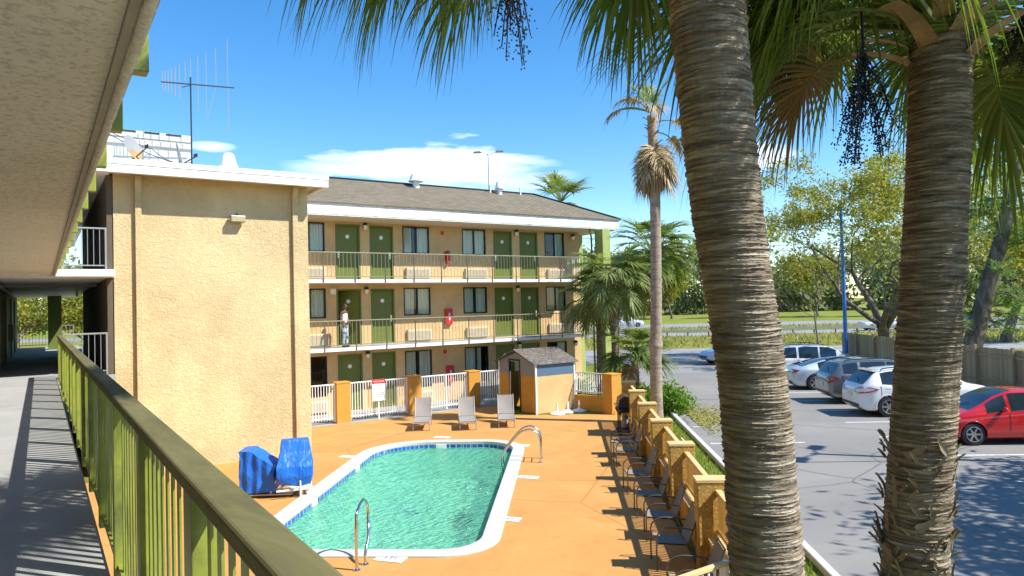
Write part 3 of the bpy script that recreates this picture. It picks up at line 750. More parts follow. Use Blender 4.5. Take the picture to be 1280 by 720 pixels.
# ------------------------------------------------------------------ the wing we stand in
wing = thing('motel_wing', (-1,10,0), 'near motel wing with grey walkway, rough plaster ceiling and dark covered passage', 'building')
m = MB(); m.box(-1.2,.33,-4,20.898,2.45,2.70); m.box(-1.2,1.595,20.9,43,2.45,2.699); part(m, 'walkway_floor', M['concrete'], wing)
m = MB(); m.box(-1.2,.253,-4,20.5,5.28,5.40); part(m, 'ceiling', M['ceiling'], wing)
m = MB(); m.box(.254,.286,-4,20.5,5.255,5.40); part(m, 'drip_groove', simple('smooth_grey_edge', (.33,.30,.25), .7, var=.1, bump=.2), wing)
m = MB()
n = 500; prof = [(.287,5.33),(.287,5.262),(.295,5.240),(.312,5.232),(.328,5.240),(.334,5.262),(.334,5.40)]
rings = []
for i in range(n+1):
    y = -4+24.5*(i/n)**1.0
    rings.append([Vector((x+(nr.normal(0,.0016) if 0 < k < 6 else 0), y, z+(nr.normal(0,.0022) if k in (2,3,4) else 0))) for k, (x, z) in enumerate(prof)])
m.loft(rings, cap=False, closed=False); part(m, 'slab_edge', M['ceiling'], wing, smooth=80)
m = MB(); m.box(-1.2,1.595,20.5,20.9,5.22,5.399); m.box(-1.2,1.595,20.9,43,5.2,5.398); part(m, 'passage_ceiling', M['white'], wing)
m = MB(); m.box(-1.2,.33,-4,20.1,7.86,8.1); m.box(-1.3,1.5,20.5,43.5,7.88,7.92); part(m, 'roof', M['white'], wing)
m = MB(); m.box(-1.4,-1.2,-4,20.9,0,7.86); part(m, 'wall', M['stucco_far'], wing)
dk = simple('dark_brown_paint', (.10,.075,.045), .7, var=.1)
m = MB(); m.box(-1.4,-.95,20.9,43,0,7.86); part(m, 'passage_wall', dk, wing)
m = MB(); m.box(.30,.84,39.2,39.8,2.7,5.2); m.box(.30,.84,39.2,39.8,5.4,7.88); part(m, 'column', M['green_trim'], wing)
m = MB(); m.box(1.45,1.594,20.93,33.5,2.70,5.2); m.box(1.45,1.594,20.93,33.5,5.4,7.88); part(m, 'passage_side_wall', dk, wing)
m = MB(); m.tube([(-.86,20.6,5.05),(-.86,34,5.05)], .045, 8); m.tube([(-.86,20.6,5.05),(-.86,20.6,4.2),(-.93,20.6,3.0)], .03, 8); m.tube([(-.9,24.2,5.12),(1.4,24.2,5.12)], .04, 8); m.tube([(.9,24.2,5.12),(.9,24.2,4.8)], .03, 8)
part(m, 'conduit', M['grey_paint'], wing)
m = MB(); m.box(-.95,-.78,24.5,24.8,4.7,4.9); part(m, 'passage_lamp', M['black'], wing)
for k, y in enumerate((23,28,33,37.5)):
    m = MB(); m.box(-.949,-.90,y,y+1.0,2.72,4.95); part(m, 'door', M['green_door'], wing)
m = MB(); m.box(-.949,-.78,30.2,31.1,3.4,4.0); part(m, 'wall_box', M['ac'], wing)
# green railing: one per storey
gr = thing('walkway_railing', (.39,-2,2.70), 'green painted railing of upright pickets along our walkway, handrail worn dark', 'railing')
hm = NT('worn_green_handrail'); v = hm.coord((1,.3,1)); cc = hm.ramp(hm.noise(v, 3.5, 7, .72, .8), [(.32,(.085,.075,.045)),(.52,(.135,.13,.055)),(.70,(.18,.165,.085))])
hm.col(cc); hm.set(rough=.75, spec=.15); hm.bump(hm.noise(v, 14, 5), .15, .006)
MB().box(-.052,.052,0,22.9,1.016,1.066).build('handrail', hm.m, gr, bevel=.012, seg=3)
pk = MB(); YP = [5.47-1.27*k for k in range(5)] + [5.47+1.27*k for k in range(1,14)]
y = .03
while y < 22.85:
    if all(abs(y-p) > .08 for p in YP): pk.box(-.012,-.005,y-.025,y+.025,.05,1.013)
    y += .1305
pk.build('pickets', M['green'], gr)
for p in YP:
    if 0 < p < 22.9: MB().box(-.045,.045,p-.045,p+.045,-.02,1.013).build('post', M['green'], gr, bevel=.005)
MB().box(-.028,.004,0,22.9,.0501,.085).build('bottom_rail', M['green'], gr)
g2 = dup(gr, (.395,-1.73,5.40), label='green railing of the walkway above, only its post ends showing past the ceiling edge')
for z, lab in ((2.70,'white metal railing across the passage mouth at our level'),(5.40,'white metal railing across the passage mouth one floor up')):
    balcony_rail('passage_railing', .46, 1.44, 20.86, z, lab, [.48,1.42], n_bal=9, group='passage railings', mat=M['alu'], pm=M['alu'])
balcony_rail('passage_railing', -.9, 1.44, 42.9, 2.70, 'thin railing at the far dark end of the passage', [-.88,.5,1.42], n_bal=9, group='passage railings', mat=M['grey_paint'], pm=M['grey_paint'])

# ------------------------------------------------------------------ pool fences
def pillar(x, y, rz, lab):
    t = thing('fence_pillar', (x,y,0), lab, 'pillar', 'square orange pillars of the pool fence', rz)
    MB().box(-.27,.27,-.24,.24,0,1.47).build('shaft', M['orange_wall'], t, bevel=.012)
    MB().box(-.285,.285,-.255,.255,1.47,1.52).build('cap', M['orange_wall'], t, bevel=.008); return t
P0 = pillar(9.34,25.5,0,'orange fence pillar nearest the stucco block')
for x, lab in ((12.27,'orange fence pillar behind the left lounger'),(15.0,'orange fence pillar behind the middle lounger')): dup(P0, (x,25.5,0), label=lab)
dup(P0, (18.05,20.2,0), rz=.1, label='orange pillar at the fence corner behind the grill')
def wfence(a, b, z0, z1, lab, step=.105, gate=None):
    A = Vector((*a,0)); B2 = Vector((*b,0)); L = (B2-A).length; d = (B2-A).normalized()
    t = thing('pool_fence', (a[0],a[1],0), lab, 'fence', 'white metal pool fence panels', math.atan2(d.y,d.x))
    MB().box(0,L,-.02,.02,z1-.045,z1).build('top_rail', M['white_metal'], t, bevel=.004)
    MB().box(0,L,-.018,.018,z0+.06,z0+.10).build('bottom_rail', M['white_metal'], t)
    m = MB(); k = int(L/step)
    for i in range(1,k): m.box(L*i/k-.011,L*i/k+.011,-.011,.011,z0,z1-.045)
    m.build('pickets', M['white_metal'], t)
    for p in (0.02, L-.02) + (() if gate is None else (gate,)): MB().box(p-.026,p+.026,-.026,.026,z0-.06,z1+.01).build('post', M['white_metal'], t)
    return t
wfence((6.73,25.42),(9.06,25.42),.12,1.47,'white fence panel between the stucco block and the first orange pillar')
wfence((9.62,25.42),(11.99,25.42),.12,1.47,'white fence panel with the rules sign, in front of two green doors')
wfence((12.55,25.42),(14.72,25.42),.12,1.47,'white fence panel with a gate post, behind the left and middle loungers', gate=1.18)
wfence((15.28,25.42),(16.3,25.42),.12,1.47,'short white fence panel between the third pillar and the shed')
wfence((17.72,22.0),(18.0,20.46),.66,1.50,'white fence panel on the low orange wall right of the shed')
nf = wfence((6.75,5.62),(.5,5.62),.12,1.12,'low white fence with a tan top rail at the near pool end')
for ch in list(nf.children):
    if ch.name.startswith('top_rail'): ch.data.materials[0] = M['cap_tan']; ch.scale = (1,1.8,1)
t = thing('low_wall', (17.8,21.0,0), 'low orange wall right of the shed under the white fence', 'wall')
m = MB(); a = Vector((17.66,22.0,0)); b = Vector((17.99,20.46,0)); dd = (b-a).normalized(); nn = Vector((-dd.y,dd.x,0))*.1
m.prism([tuple(a-nn)[:2],tuple(b-nn)[:2],tuple(b+nn)[:2],tuple(a+nn)[:2]], 0, .6); part(m, 'wall_body', M['orange_wall'], t, bevel=.01)
# rules sign on a stake
t = thing('rules_sign', (10.71,25.22,0), 'white rules sign with red header on a stake at the white fence', 'sign')
MB().box(-.27,.27,-.012,.012,.70,1.52).build('board', M['white'], t, bevel=.004)
MB().box(-.27,.27,-.016,-.0125,1.36,1.52).build('header', M['red'], t)
tx = MB()
for k in range(7):
    z = 1.29-.072*k; w_ = .19 if k % 3 else .12
    for x in np.arange(-.2, w_, .05): tx.box(x, x+.03+.012*rng.random(), -.0145, -.0125, z-.012, z+.012)
tx.build('small_print', M['grey_paint'], t)
text_mesh('POOL RULES', .075, 'lettering', M['white'], t, (0,-.0175,1.44), (R(90),0,0))
MB().box(-.02,.02,.013,.045,0,.95).build('stake', M['white_metal'], t)
# rough posts, board panels and the ledge on the right
PP = [5.58+2.79*k for k in range(8)]
PP = [8.44+2.79*k for k in range(-0,7)]
PP = [8.45, 11.24, 14.03, 16.80, 19.58, 22.37, 25.1]
plabs = ['nearest rough ochre fence post, by the tan topped low fence','rough ochre fence post beside the nearest full chair','third rough ochre fence post from the near end','fourth rough ochre fence post from the near end','fifth rough ochre fence post, in front of the round hedge','sixth rough ochre fence post, behind the grill','last rough ochre fence post, beside the corner pillar']
proto = None
for p, lab in zip(PP, plabs):
    w_ = pq(p, 2.22)
    if proto is None:
        proto = thing('fence_post', w_, lab, 'fence post', 'rough ochre posts of the right pool fence', ROWANG)
        MB().box(-.15,.15,-.24,.24,0,1.40).build('shaft', M['post_stucco'], proto, bevel=.02)
        MB().box(-.16,.16,-.25,.25,1.40,1.45).build('cap', M['cap_tan'], proto, bevel=.006)
    else: dup(proto, w_, label=lab)
panel_at = ['nearest','second','third','fourth','fifth','sixth']
for i in range(6):
    p0, p1 = PP[i]+.155, PP[i+1]-.155; L = p1-p0
    lab = 'ochre slatted fence panel between the %s and next rough post, counted from the near end' % panel_at[i]
    t = thing('slatted_fence', pq(p0,2.30), lab, 'fence panel', 'ochre board panels of the right pool fence', ROWANG)
    MB().box(0,L,-.045,.045,1.25,1.30).build('top_rail', M['cap_tan'], t, bevel=.004)
    MB().box(0,L,-.03,.03,.66,.70).build('bottom_rail', M['board'], t)
    m = MB(); k = int(L/.082)
    for j in range(k): m.box(L*(j+.5)/k-.021, L*(j+.5)/k+.021, -.012, .012, .60, 1.25)
    m.build('boards', M['board'], t)
    MB().box(0,L,-.12,.16,0,.52).build('plinth', M['orange_wall'], t)
    MB().box(0,L,-.16,.18,.52,.56).build('ledge', M['cap_tan'], t, bevel=.006)
t = thing('warning_sign', pq(15.6,2.52,.0), 'small white and red sign on the outside of the right pool fence', 'sign', None, ROWANG)
MB().box(-.2,.2,-.01,.01,.75,1.2).build('board', M['white'], t); MB().box(-.2,.2,.0105,.0135,1.06,1.2).build('header', M['red'], t); MB().box(-.2,.2,-.0135,-.0105,1.06,1.2).build('header', M['red'], t)
MB().box(-.03,.03,-.05,-.0105,.0,1.1).build('stake', M['white_metal'], t)

# ------------------------------------------------------------------ shed
sh = thing('storage_shed', (16.7,23.1,0), 'small tan and grey storage shed with a shingle roof and open doorway', 'shed')
X0, X1, Y0, Y1 = 15.72, 17.60, 21.90, 24.45; ym = (Y0+Y1)/2
m = MB()
def shwall(mb, z0, z1):
    mb.box(X0,X1,Y0,Y0+.07,z0,z1); mb.box(X0,X1,Y1-.07,Y1,z0,z1); mb.box(X1-.07,X1,Y0+.07,Y1-.07,z0,z1)
    mb.box(X0,X0+.07,Y0+.07,22.98,z0,z1); mb.box(X0,X0+.07,23.66,Y1-.07,z0,z1)
m = MB(); m.box(X0,X1,Y0,Y0+.07,.02,1.46); part(m, 'side_wall', M['shed_tan'], sh)
m = MB(); m.box(X0-.002,X0+.07,Y0+.07,22.98,.02,1.46); m.box(X0-.002,X0+.07,23.66,Y1,.02,1.46); m.box(X0+.07,X1,Y1-.07,Y1,.02,1.46); m.box(X1-.07,X1,Y0+.07,Y1-.07,.02,1.46); part(m, 'lower_wall', M['orange_wall'], sh)
m = MB(); m.box(X0,X1,Y0-.012,Y0+.06,1.462,1.94); part(m, 'upper_side_wall', M['blue_paint'], sh)
m = MB(); m.box(X0-.014,X0+.06,Y0-.0,22.98,1.462,1.96); m.box(X0-.014,X0+.06,23.66,Y1,1.462,1.96)
m.prismx([(Y0,1.962),(Y1,1.962),(ym,2.35)], (0,1,0), (0,0,1), (1,0,0), (X0-.014,0,0), .07); part(m, 'gable', M['grey_paint'], sh)
for cx, cy in ((X0,Y0),(X1-.005,Y0),(X0,Y1)):
    m = MB(); m.box(cx-.03,cx+.03,cy-.03,cy+.03,0,1.95); part(m, 'corner_trim', M['white'], sh)
m = MB()
for s in (-1, 1):
    e = Y0-.12 if s < 0 else Y1+.12; ez = 1.90
    m.prismx([(X0-.16,0),(X1+.14,0),(X1+.14,.05),(X0-.16,.05)], (1,0,0), (0,0,1), (0, ym-e, 2.41-ez), (0,e,ez), 1.0)
rf = part(m, 'roof', M['shed_roof'], sh)
m = MB()
for k in range(260):
    x = rng.uniform(X0-.1,X1+.1); f = rng.random()**.8; yy = (Y0-.1)+f*(ym-Y0+.1); a = rng.uniform(0,6.3)
    m.obox((x,yy,1.955+f*.51-.005), .16*rng.random()+.03, .02, .012, (math.cos(a),math.sin(a)*.9,math.sin(a)*.45))
m.build('dry_litter', M['frond_dry'], rf)['kind'] = 'stuff'
m = MB(); m.box(X0-.03,X0+.05,22.92,22.98,0,2.06); m.box(X0-.03,X0+.05,23.66,23.72,0,2.06); m.box(X0-.03,X0+.05,22.98,23.66,2.0,2.06); part(m, 'door_frame', M['dark_frame'], sh)
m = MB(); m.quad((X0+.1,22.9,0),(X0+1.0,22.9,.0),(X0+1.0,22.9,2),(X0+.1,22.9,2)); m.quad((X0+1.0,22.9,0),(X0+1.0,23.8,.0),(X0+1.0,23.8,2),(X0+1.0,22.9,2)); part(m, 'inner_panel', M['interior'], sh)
for k, (x, y, lab, mt) in enumerate(((15.95,23.2,'red box standing inside the dark shed doorway',M['red']),)):
    t = MB().box(-.1,.2,-.12,.12,1.2,1.5).box(-.1,.2,-.14,.14,1.5,1.53).box(-.08,.18,-.02,.02,1.0,1.2).build('storage_box', mt, bevel=.01); t.location=(x+.2,y,.35); tag(t, lab, 'box')
t = MB(); t.tube([(0,0,0),(.05,.02,1.55)], .018, 8); t.tube([(-.06,.0,.0),(.1,.0,.05)], .05, 8); o = t.build('pool_brush', M['white_metal']); o.location=(15.62,23.55,0.02); tag(o, 'pale pole leaning upright in the shed doorway', 'pole')
def umb_base(x, y, lab, src=None):
    if src: return dup(src, (x,y,0), label=lab)
    t = thing('umbrella_base', (x,y,0), lab, 'umbrella base', 'white umbrella bases by the shed')
    MB().lathe([(.0,.0),(.29,.0),(.30,.03),(.28,.06),(.14,.10),(.07,.13),(.0,.13)], 24).build('foot', M['white'], t, smooth=45)
    MB().lathe([(.05,.13),(.045,.2),(.035,.22),(.035,.44),(.0,.44)], 12).build('sleeve', M['white'], t, smooth=45); return t
u0 = umb_base(16.36,21.45,'white umbrella base nearest the shed corner')
umb_base(16.92,21.50,'middle one of the three white umbrella bases by the shed',u0); umb_base(17.42,21.42,'white umbrella base at the low orange wall end of the shed',u0)

# ------------------------------------------------------------------ loungers, chairs, grill, covered lifts
lg = thing('pool_lounger', (10.75,21.75,0), 'grey sling lounger nearest the rules sign, backrest raised', 'lounger', 'grey pool loungers by the far pool end')
def sling(mb, p0, p1, p2, p3, th=.02, nx=6, sag=.02):
    vs = []; 
    for side in (0, 1):
        for i in range(nx+1):
            for j in range(nx+1):
                a = Vector(p0).lerp(Vector(p1), i/nx); b = Vector(p3).lerp(Vector(p2), i/nx); c = a.lerp(b, j/nx)
                n_ = (Vector(p1)-Vector(p0)).cross(Vector(p3)-Vector(p0)).normalized()
                c = c - n_*(sag*math.sin(math.pi*j/nx)*math.sin(math.pi*i/nx)*1.5 + side*th); vs.append(c)
    k = (nx+1)**2; fs = []
    for i in range(nx):
        for j in range(nx):
            q = [i*(nx+1)+j, (i+1)*(nx+1)+j, (i+1)*(nx+1)+j+1, i*(nx+1)+j+1]; fs.append(tuple(q)); fs.append(tuple(k+z for z in reversed(q)))
    mb.add(vs, fs)
m = MB(); sling(m, (-.31,0,.34),(.31,0,.34),(.31,1.22,.36),(-.31,1.22,.36)); m.build('seat', M['sling'], lg, smooth=60)
ba = R(60); bl = .80
m = MB(); sling(m, (-.31,1.24,.37),(.31,1.24,.37),(.31,1.24+bl*math.cos(ba),.37+bl*math.sin(ba)),(-.31,1.24+bl*math.cos(ba),.37+bl*math.sin(ba)), sag=.03); m.build('backrest', M['sling'], lg, smooth=60)
for s in (-1, 1):
    m = MB(); x = .325*s; m.tube([(x,-.04,.30),(x,0,.345),(x,.7,.335),(x,1.75,.335)], .02, 8)
    m.tube([(x,1.24,.36),(x,1.24+bl*math.cos(ba),.37+bl*math.sin(ba)+.02)], .018, 8); m.build('side_frame', M['taupe_metal'], lg, smooth=60)
    for yy in (.10, 1.45):
        m = MB(); m.tube([(x,yy,.34),(x,yy-.04 if yy < 1 else yy+.05,.0)], .018, 8); m.build('leg', M['taupe_metal'], lg)
m = MB(); m.tube([(-.325,-.04,.30),(.325,-.04,.30)], .018, 8); m.tube([(-.325,.07,.02),(.325,.07,.02)], .012, 8); m.build('cross_bar', M['taupe_metal'], lg)
lg.rotation_euler = (0,0,math.atan2(-.50,.866))
lg.scale = (.86,.90,.90)
dup(lg, (12.02,20.75,0), rz=math.atan2(-.47,.883), label='middle grey sling lounger of three, in front of the third pillar')
dup(lg, (13.28,20.28,0), rz=math.atan2(-.53,.85), label='grey sling lounger in front of the shed doorway')

ch = thing('patio_chair', pq(9.75,1.36), 'grey mesh patio chair at the tan topped low fence, cut by it', 'chair', 'mesh armchairs along the right pool fence')
m = MB(); sling(m, (-.24,.0,.43),(.24,0,.43),(.24,.46,.40),(-.24,.46,.40), sag=.015); m.build('seat', M['dark_sling'], ch, smooth=60)
m = MB(); sling(m, (-.24,.47,.41),(.24,.47,.41),(.22,.66,.90),(-.22,.66,.90), sag=.03); m.build('backrest', M['dark_sling'], ch, smooth=60)
for s in (-1, 1):
    x = .27*s
    m = MB(); hand_tube(m, [(x,-.02,0),(x,-.02,.36),(x,.0,.56),(x,.12,.66),(x,.34,.665),(x,.56,.63)], .013, 8); m.build('front_leg', M['brown_metal'], ch, smooth=60)
    m = MB(); hand_tube(m, [(x,.72,0),(x,.56,.30),(x*.95,.50,.44),(x*.9,.60,.72),(x*.86,.68,.93)], .013, 8); m.build('rear_leg', M['brown_metal'], ch, smooth=60)
m = MB(); m.tube([(-.232,.68,.93),(.232,.68,.93)], .013, 8); m.tube([(-.27,-.0,.415),(.27,-.0,.415)], .011, 8); m.build('cross_bar', M['brown_metal'], ch)
CH_RZ = math.atan2(V.y, V.x) - math.pi/2
ch.rotation_euler = (0,0,CH_RZ)
for p, q, dr, lab in ((11.50,1.36,.05,'grey mesh patio chair in front of the second rough post, nearest one seen whole'),(12.85,1.38,-.04,'grey mesh patio chair just near of the third rough post'),
                  (14.25,1.35,.0,'grey mesh patio chair just beyond the third rough post'),(15.95,1.30,.10,'grey mesh patio chair before the fourth rough post, behind the white and red sign'),
                  (18.45,1.25,.06,'grey mesh patio chair, nearer one of the two close to the grill'),(19.55,1.22,-.05,'grey mesh patio chair standing nearest to the grill')):
    dup(ch, pq(p, q), rz=CH_RZ+dr, label=lab)
g = thing('barbecue_grill', (15.62,16.85,0), 'black barbecue grill with a copper hood on a wheeled cart by the fence', 'grill', None, math.atan2(V.y, V.x)-math.pi/2)
copper = simple('copper_brown_hood', (.22,.075,.045), .3, metal=.4, var=.2)
m = MB(); pr = [(-.26,.86),(.26,.86),(.26,.98),(.16,1.18),(-.06,1.24),(-.22,1.12)]
m.prismx(pr, (0,1,0), (0,0,1), (1,0,0), (-.42,0,0), .84); m.build('hood', copper, g, bevel=.03, seg=3)
m = MB()
for x in (-.44,.40): m.prismx([(y_*1.05,z) for y_, z in pr], (0,1,0), (0,0,1), (1,0,0), (x,0,0), .04)
m.build('hood_end', M['black'], g, bevel=.01)
m = MB(); m.box(-.43,.43,-.26,.26,.72,.855); m.build('firebox', M['black'], g, bevel=.02)
m = MB(); m.tube([(-.36,-.33,.92),(.36,-.33,.92)], .02, 8); m.tube([(-.34,-.33,.92),(-.34,-.24,.92)], .012, 6); m.tube([(.34,-.33,.92),(.34,-.24,.92)], .012, 6); m.build('handle', M['steel'], g, smooth=50)
for x in (-.60,.45):
    m = MB(); m.box(x,x+.15,-.24,.24,.80,.83); m.build('side_shelf', M['black'], g, bevel=.008)
m = MB(); m.box(-.40,.40,-.285,-.262,.73,.84); m.build('control_panel', M['steel'], g)
for x in (-.25,0,.25): MB().lathe([(.03,0),(.03,.03),(.0,.03)], 12, (x,-.286,.78), (0,-1,0)).build('knob', M['black'], g)
for x in (-.38,.38):
    for y_ in (-.22,.22): MB().box(x-.022,x+.022,y_-.022,y_+.022,.08,.72).build('leg', M['black'], g)
m = MB(); m.box(-.4,.4,-.23,.23,.16,.19); m.build('bottom_shelf', M['black'], g)
m = MB(); m.lathe([(.0,.2),(.15,.21),(.15,.45),(.09,.53),(.03,.56),(.0,.56)], 16, (.05,0,0)); m.build('gas_bottle', M['grey_paint'], g, smooth=40)
for x in (-.38,.38):
    for y_ in (-.22,.22): MB().lathe([(.0,-.02),(.07,-.02),(.07,.02),(.0,.02)], 14, (x,y_,.072), (1,0,0)).build('wheel', M['rubber'], g, smooth=40)

def cover(name, loc, rz, rings, lab, frame):
    t = thing(name, loc, lab, 'covered pool lift', 'blue covered pool lift parts', rz)
    rr = []
    for z, poly in rings:
        P = [Vector((x,y,z)) for x, y in poly]; n_ = len(P); out = []
        for i in range(n_):
            for k in range(8):
                c = P[i].lerp(P[(i+1)%n_], k/8); out.append(c)
        rr.append(out)
    # subdivide upwards and wrinkle
    full = []
    for a, b in zip(rr, rr[1:]):
        for k in range(6): full.append([p.lerp(q, k/6) for p, q in zip(a, b)])
    full.append(rr[-1])
    for i, ring in enumerate(full):
        zt = i/len(full)
        for j, p in enumerate(ring):
            a = j/len(ring)*2*math.pi; amp = .017*(1-zt*.6)
            d_ = Vector((p.x,p.y,0)); d_ = d_.normalized() if d_.length > 0 else Vector((1,0,0))
            p += d_*(amp*math.sin(a*7+1.1*math.sin(zt*4)+loc[0])+.4*amp*math.sin(a*15+zt*6)+nr.normal(0,.0008))
            if i == 0: p.z += .035*math.sin(a*5)
    mb = MB(); mb.loft(full, cap=True); mb.build('cover', M['cover'], t, smooth=42)
    if frame: frame(t)
    return t
def bx(x0,x1,y0,y1): return [(x0,y0),(x1,y0),(x1,y1),(x0,y1)]
def fr1(t):
    m = MB(); m.tube([(-.45,-.36,.20),(.40,-.30,.20)], .025, 8); m.tube([(-.35,.3,.20),(.4,.3,.20)], .025, 8); m.tube([(.36,-.3,.20),(.36,.3,.2)], .025, 8); m.build('base_frame', M['white_metal'], t)
    for x, y in ((.12,-.34),(.36,.25),(-.35,.25)): MB().tube([(x,y,.42),(x,y,.0)], .022, 8).build('leg', M['white_metal'], t)
    m = MB(); m.sphere((-.05,-.37,.27), .055, 10, 6, (1.3,.6,.6)); m.sphere((.30,-.33,.27), .045, 10, 6, (1.2,.6,.6)); m.build('foot_pad', M['white'], t, smooth=60)
cover('covered_pool_lift', (4.74,16.33,0), R(-18), [(.30,bx(-.30,.36,-.32,.25)),(.52,bx(-.44,.42,-.38,.3)),(.76,bx(-.45,.43,-.36,.3)),(1.06,bx(-.36,.38,-.12,.3)),(1.36,bx(-.33,.32,.0,.28)),(1.37,bx(-.29,.28,.03,.25))],
      'taller blue vinyl cover over a pool lift seat, tapering to the bottom', fr1)
def fr2(t):
    m = MB(); m.box(-.3,.9,-.3,.3,.05,.09); m.build('base_plate', M['alu'], t, bevel=.01)
    m = MB(); m.tube([(.35,-.25,.09),(.5,-.25,.42)], .02, 8); m.tube([(.55,-.2,.09),(.7,-.2,.45)], .02, 8); m.build('strut', M['white_metal'], t)
t = thing('covered_pool_lift', (4.06,16.84,0), 'lower blue vinyl cover with a sloping top beside the taller one', 'covered pool lift', 'blue covered pool lift parts', R(-32))
fr2(t)
rings = []
for i in range(25):
    x = -.38+.86*i/24; zt_ = 1.17 if x < -.12 else 1.17-.40*(x+.12)/.60
    zb_ = .12+.10*max(0,x); hw_ = .32-.02*math.sin(i*.9)
    sec = [(-hw_,zb_),(-hw_,zt_-.02),(hw_,zt_),(hw_,zb_)]; ring = []
    for k in range(4):
        a, b = sec[k], sec[(k+1)%4]
        for j in range(10):
            y_, z_ = a[0]+(b[0]-a[0])*j/10, a[1]+(b[1]-a[1])*j/10; wv = .012*math.sin(j*.75+i*.30+k*2)*(1.0 if k in (0,2) else .3)*(math.sin(math.pi*j/10)+.2)
            ring.append(Vector((x+(.03*math.sin(z_*9+k) if i in (0,24) else 0), y_+(wv if k in (0,2) else 0), z_+(wv if k in (1,3) else 0))))
    rings.append(ring)
mb = MB(); mb.loft(rings, cap=True); mb.build('cover', M['cover'], t, smooth=40)

for o in COL.objects:
    if o.name.startswith('covered_pool_lift'): o.scale = (.90,.90,.92); o.location.x += .10; o.location.y -= .02
# ------------------------------------------------------------------ person on the middle balcony
def skin_mesh(name, joints, edges, mat, parent, root=0, sub=2):
    me = bpy.data.meshes.new(name); me.from_pydata([j[0] for j in joints], edges, [])
    o = bpy.data.objects.new(name, me); COL.objects.link(o)
    sk = o.modifiers.new('skin', 'SKIN'); sk.use_smooth_shade = True
    for i, j in enumerate(joints):
        d = me.skin_vertices[0].data[i]; r = j[1]; d.radius = (r, r) if not isinstance(r, tuple) else r; d.use_root = (i == root)
    o.modifiers.new('sub', 'SUBSURF').levels = sub; o.modifiers['sub'].render_levels = sub
    dg = bpy.context.evaluated_depsgraph_get(); ne = bpy.data.meshes.new_from_object(o.evaluated_get(dg))
    bpy.data.objects.remove(o); ne.name = name; ne.materials.clear(); ne.materials.append(mat)
    for p in ne.polygons: p.use_smooth = True
    o = bpy.data.objects.new(name, ne); COL.objects.link(o); o.parent = parent; return o
pe = thing('person', (10.15,27.22,2.706), 'person in white tank top and pale patterned jeans standing by the ajar green door', 'person', None, R(35))
skin = simple('brown_skin', (.11,.055,.03), .5, var=.06)
# faces local -y; joints: pelvis, waist, chest, neck, head ...
J = [((0,0,.95),(.14,.10)),((0,.0,1.10),(.125,.09)),((0,-.005,1.32),(.155,.10)),((0,0,1.44),(.08,.07)),((0,-.01,1.50),.052),((0,-.025,1.58),(.072,.085)),((0,-.03,1.66),(.075,.09)),((0,-.02,1.715),(.05,.06)),
     ((.17,0,1.42),.055),((.22,.02,1.20),.043),((.20,-.10,1.0),.032),((.15,-.17,.93),.03),
     ((-.17,0,1.42),.055),((-.23,.03,1.20),.043),((-.23,-.04,.97),.032),((-.22,-.08,.88),.03),
     ((.09,0,.86),.085),((.11,-.03,.50),.058),((.12,.02,.10),.04),((-.09,0,.86),.085),((-.10,-.05,.50),.058),((-.11,.0,.10),.04)]
Ed = [(0,1),(1,2),(2,3),(3,4),(4,5),(5,6),(6,7),(2,8),(8,9),(9,10),(10,11),(2,12),(12,13),(13,14),(14,15),(0,16),(16,17),(17,18),(0,19),(19,20),(20,21)]
skin_mesh('body', J, Ed, skin, pe)
for s, w_ in ((1, Vector((.15,-.17,.93))), (-1, Vector((-.22,-.08,.88)))):
    for k in range(4):
        o_ = Vector((.018*(k-1.5)*.3, -.012*(k-1.5), 0)); L = (.075,.085,.08,.062)[k]
        m = MB(); b = w_+o_+Vector((0,-.01,-.03)); m.tube([b, b+Vector((0,-.012,-L*.6)), b+Vector((-s*.012,-.002,-L))], [.009,.008,.006], 6); m.build('finger', skin, pe, smooth=60)
    m = MB(); b = w_+Vector((-s*.02,-.02,-.01)); m.tube([b, b+Vector((-s*.02,-.03,-.03)), b+Vector((-s*.02,-.035,-.055))], [.011,.009,.007], 6); m.build('thumb', skin, pe, smooth=60)
skin_mesh('tank_top', [((0,0,.93),(.152,.115)),((0,0,1.10),(.142,.108)),((0,-.005,1.30),(.162,.115)),((0,.0,1.37),(.12,.09)),((.085,0,1.45),(.03,.045)),((-.085,0,1.45),(.03,.045))], [(0,1),(1,2),(2,3),(3,4),(3,5)], simple('white_cotton', (.78,.78,.78), .9, var=.03), pe)
jm = NT('patterned_pale_jeans'); v = jm.coord(); jm.col(jm.ramp(jm.noise(v, 14, 3, .5), [(.42,(.55,.62,.68)),(.52,(.16,.23,.32)),(.6,(.50,.57,.63))])); jm.set(rough=.9)
skin_mesh('jeans', [((0,0,.93),(.148,.112)),((.09,0,.84),.098),((.11,-.03,.50),.077),((.12,.015,.09),.066),((-.09,0,.84),.098),((-.10,-.05,.50),.077),((-.11,-.005,.09),.066)], [(0,1),(1,2),(2,3),(0,4),(4,5),(5,6)], jm.m, pe)
m = MB(); m.sphere((0,-.012,1.685), .088, 16, 10, (.92,1.08,.80)); m.build('hair', M['black'], pe, smooth=180)
m = MB(); m.sphere((.03,-.112,1.645), .011, 8, 6); m.sphere((-.03,-.112,1.645), .011, 8, 6); m.build('eyes', M['white'], pe, smooth=180)
m = MB(); m.sphere((0,-.12,1.615), .016, 8, 6, (.8,.9,1.3)); m.build('nose', skin, pe, smooth=180)
for s in (-1, 1):
    m = MB(); m.sphere((s*.078,-.015,1.625), .022, 8, 6, (.4,.8,1.2)); m.build('ear', skin, pe, smooth=180)
    m = MB(); m.sphere((s*.115,-.05,.045), .055, 12, 8, (.85,2.2,.8)); m.build('shoe', M['black'], pe, smooth=180)

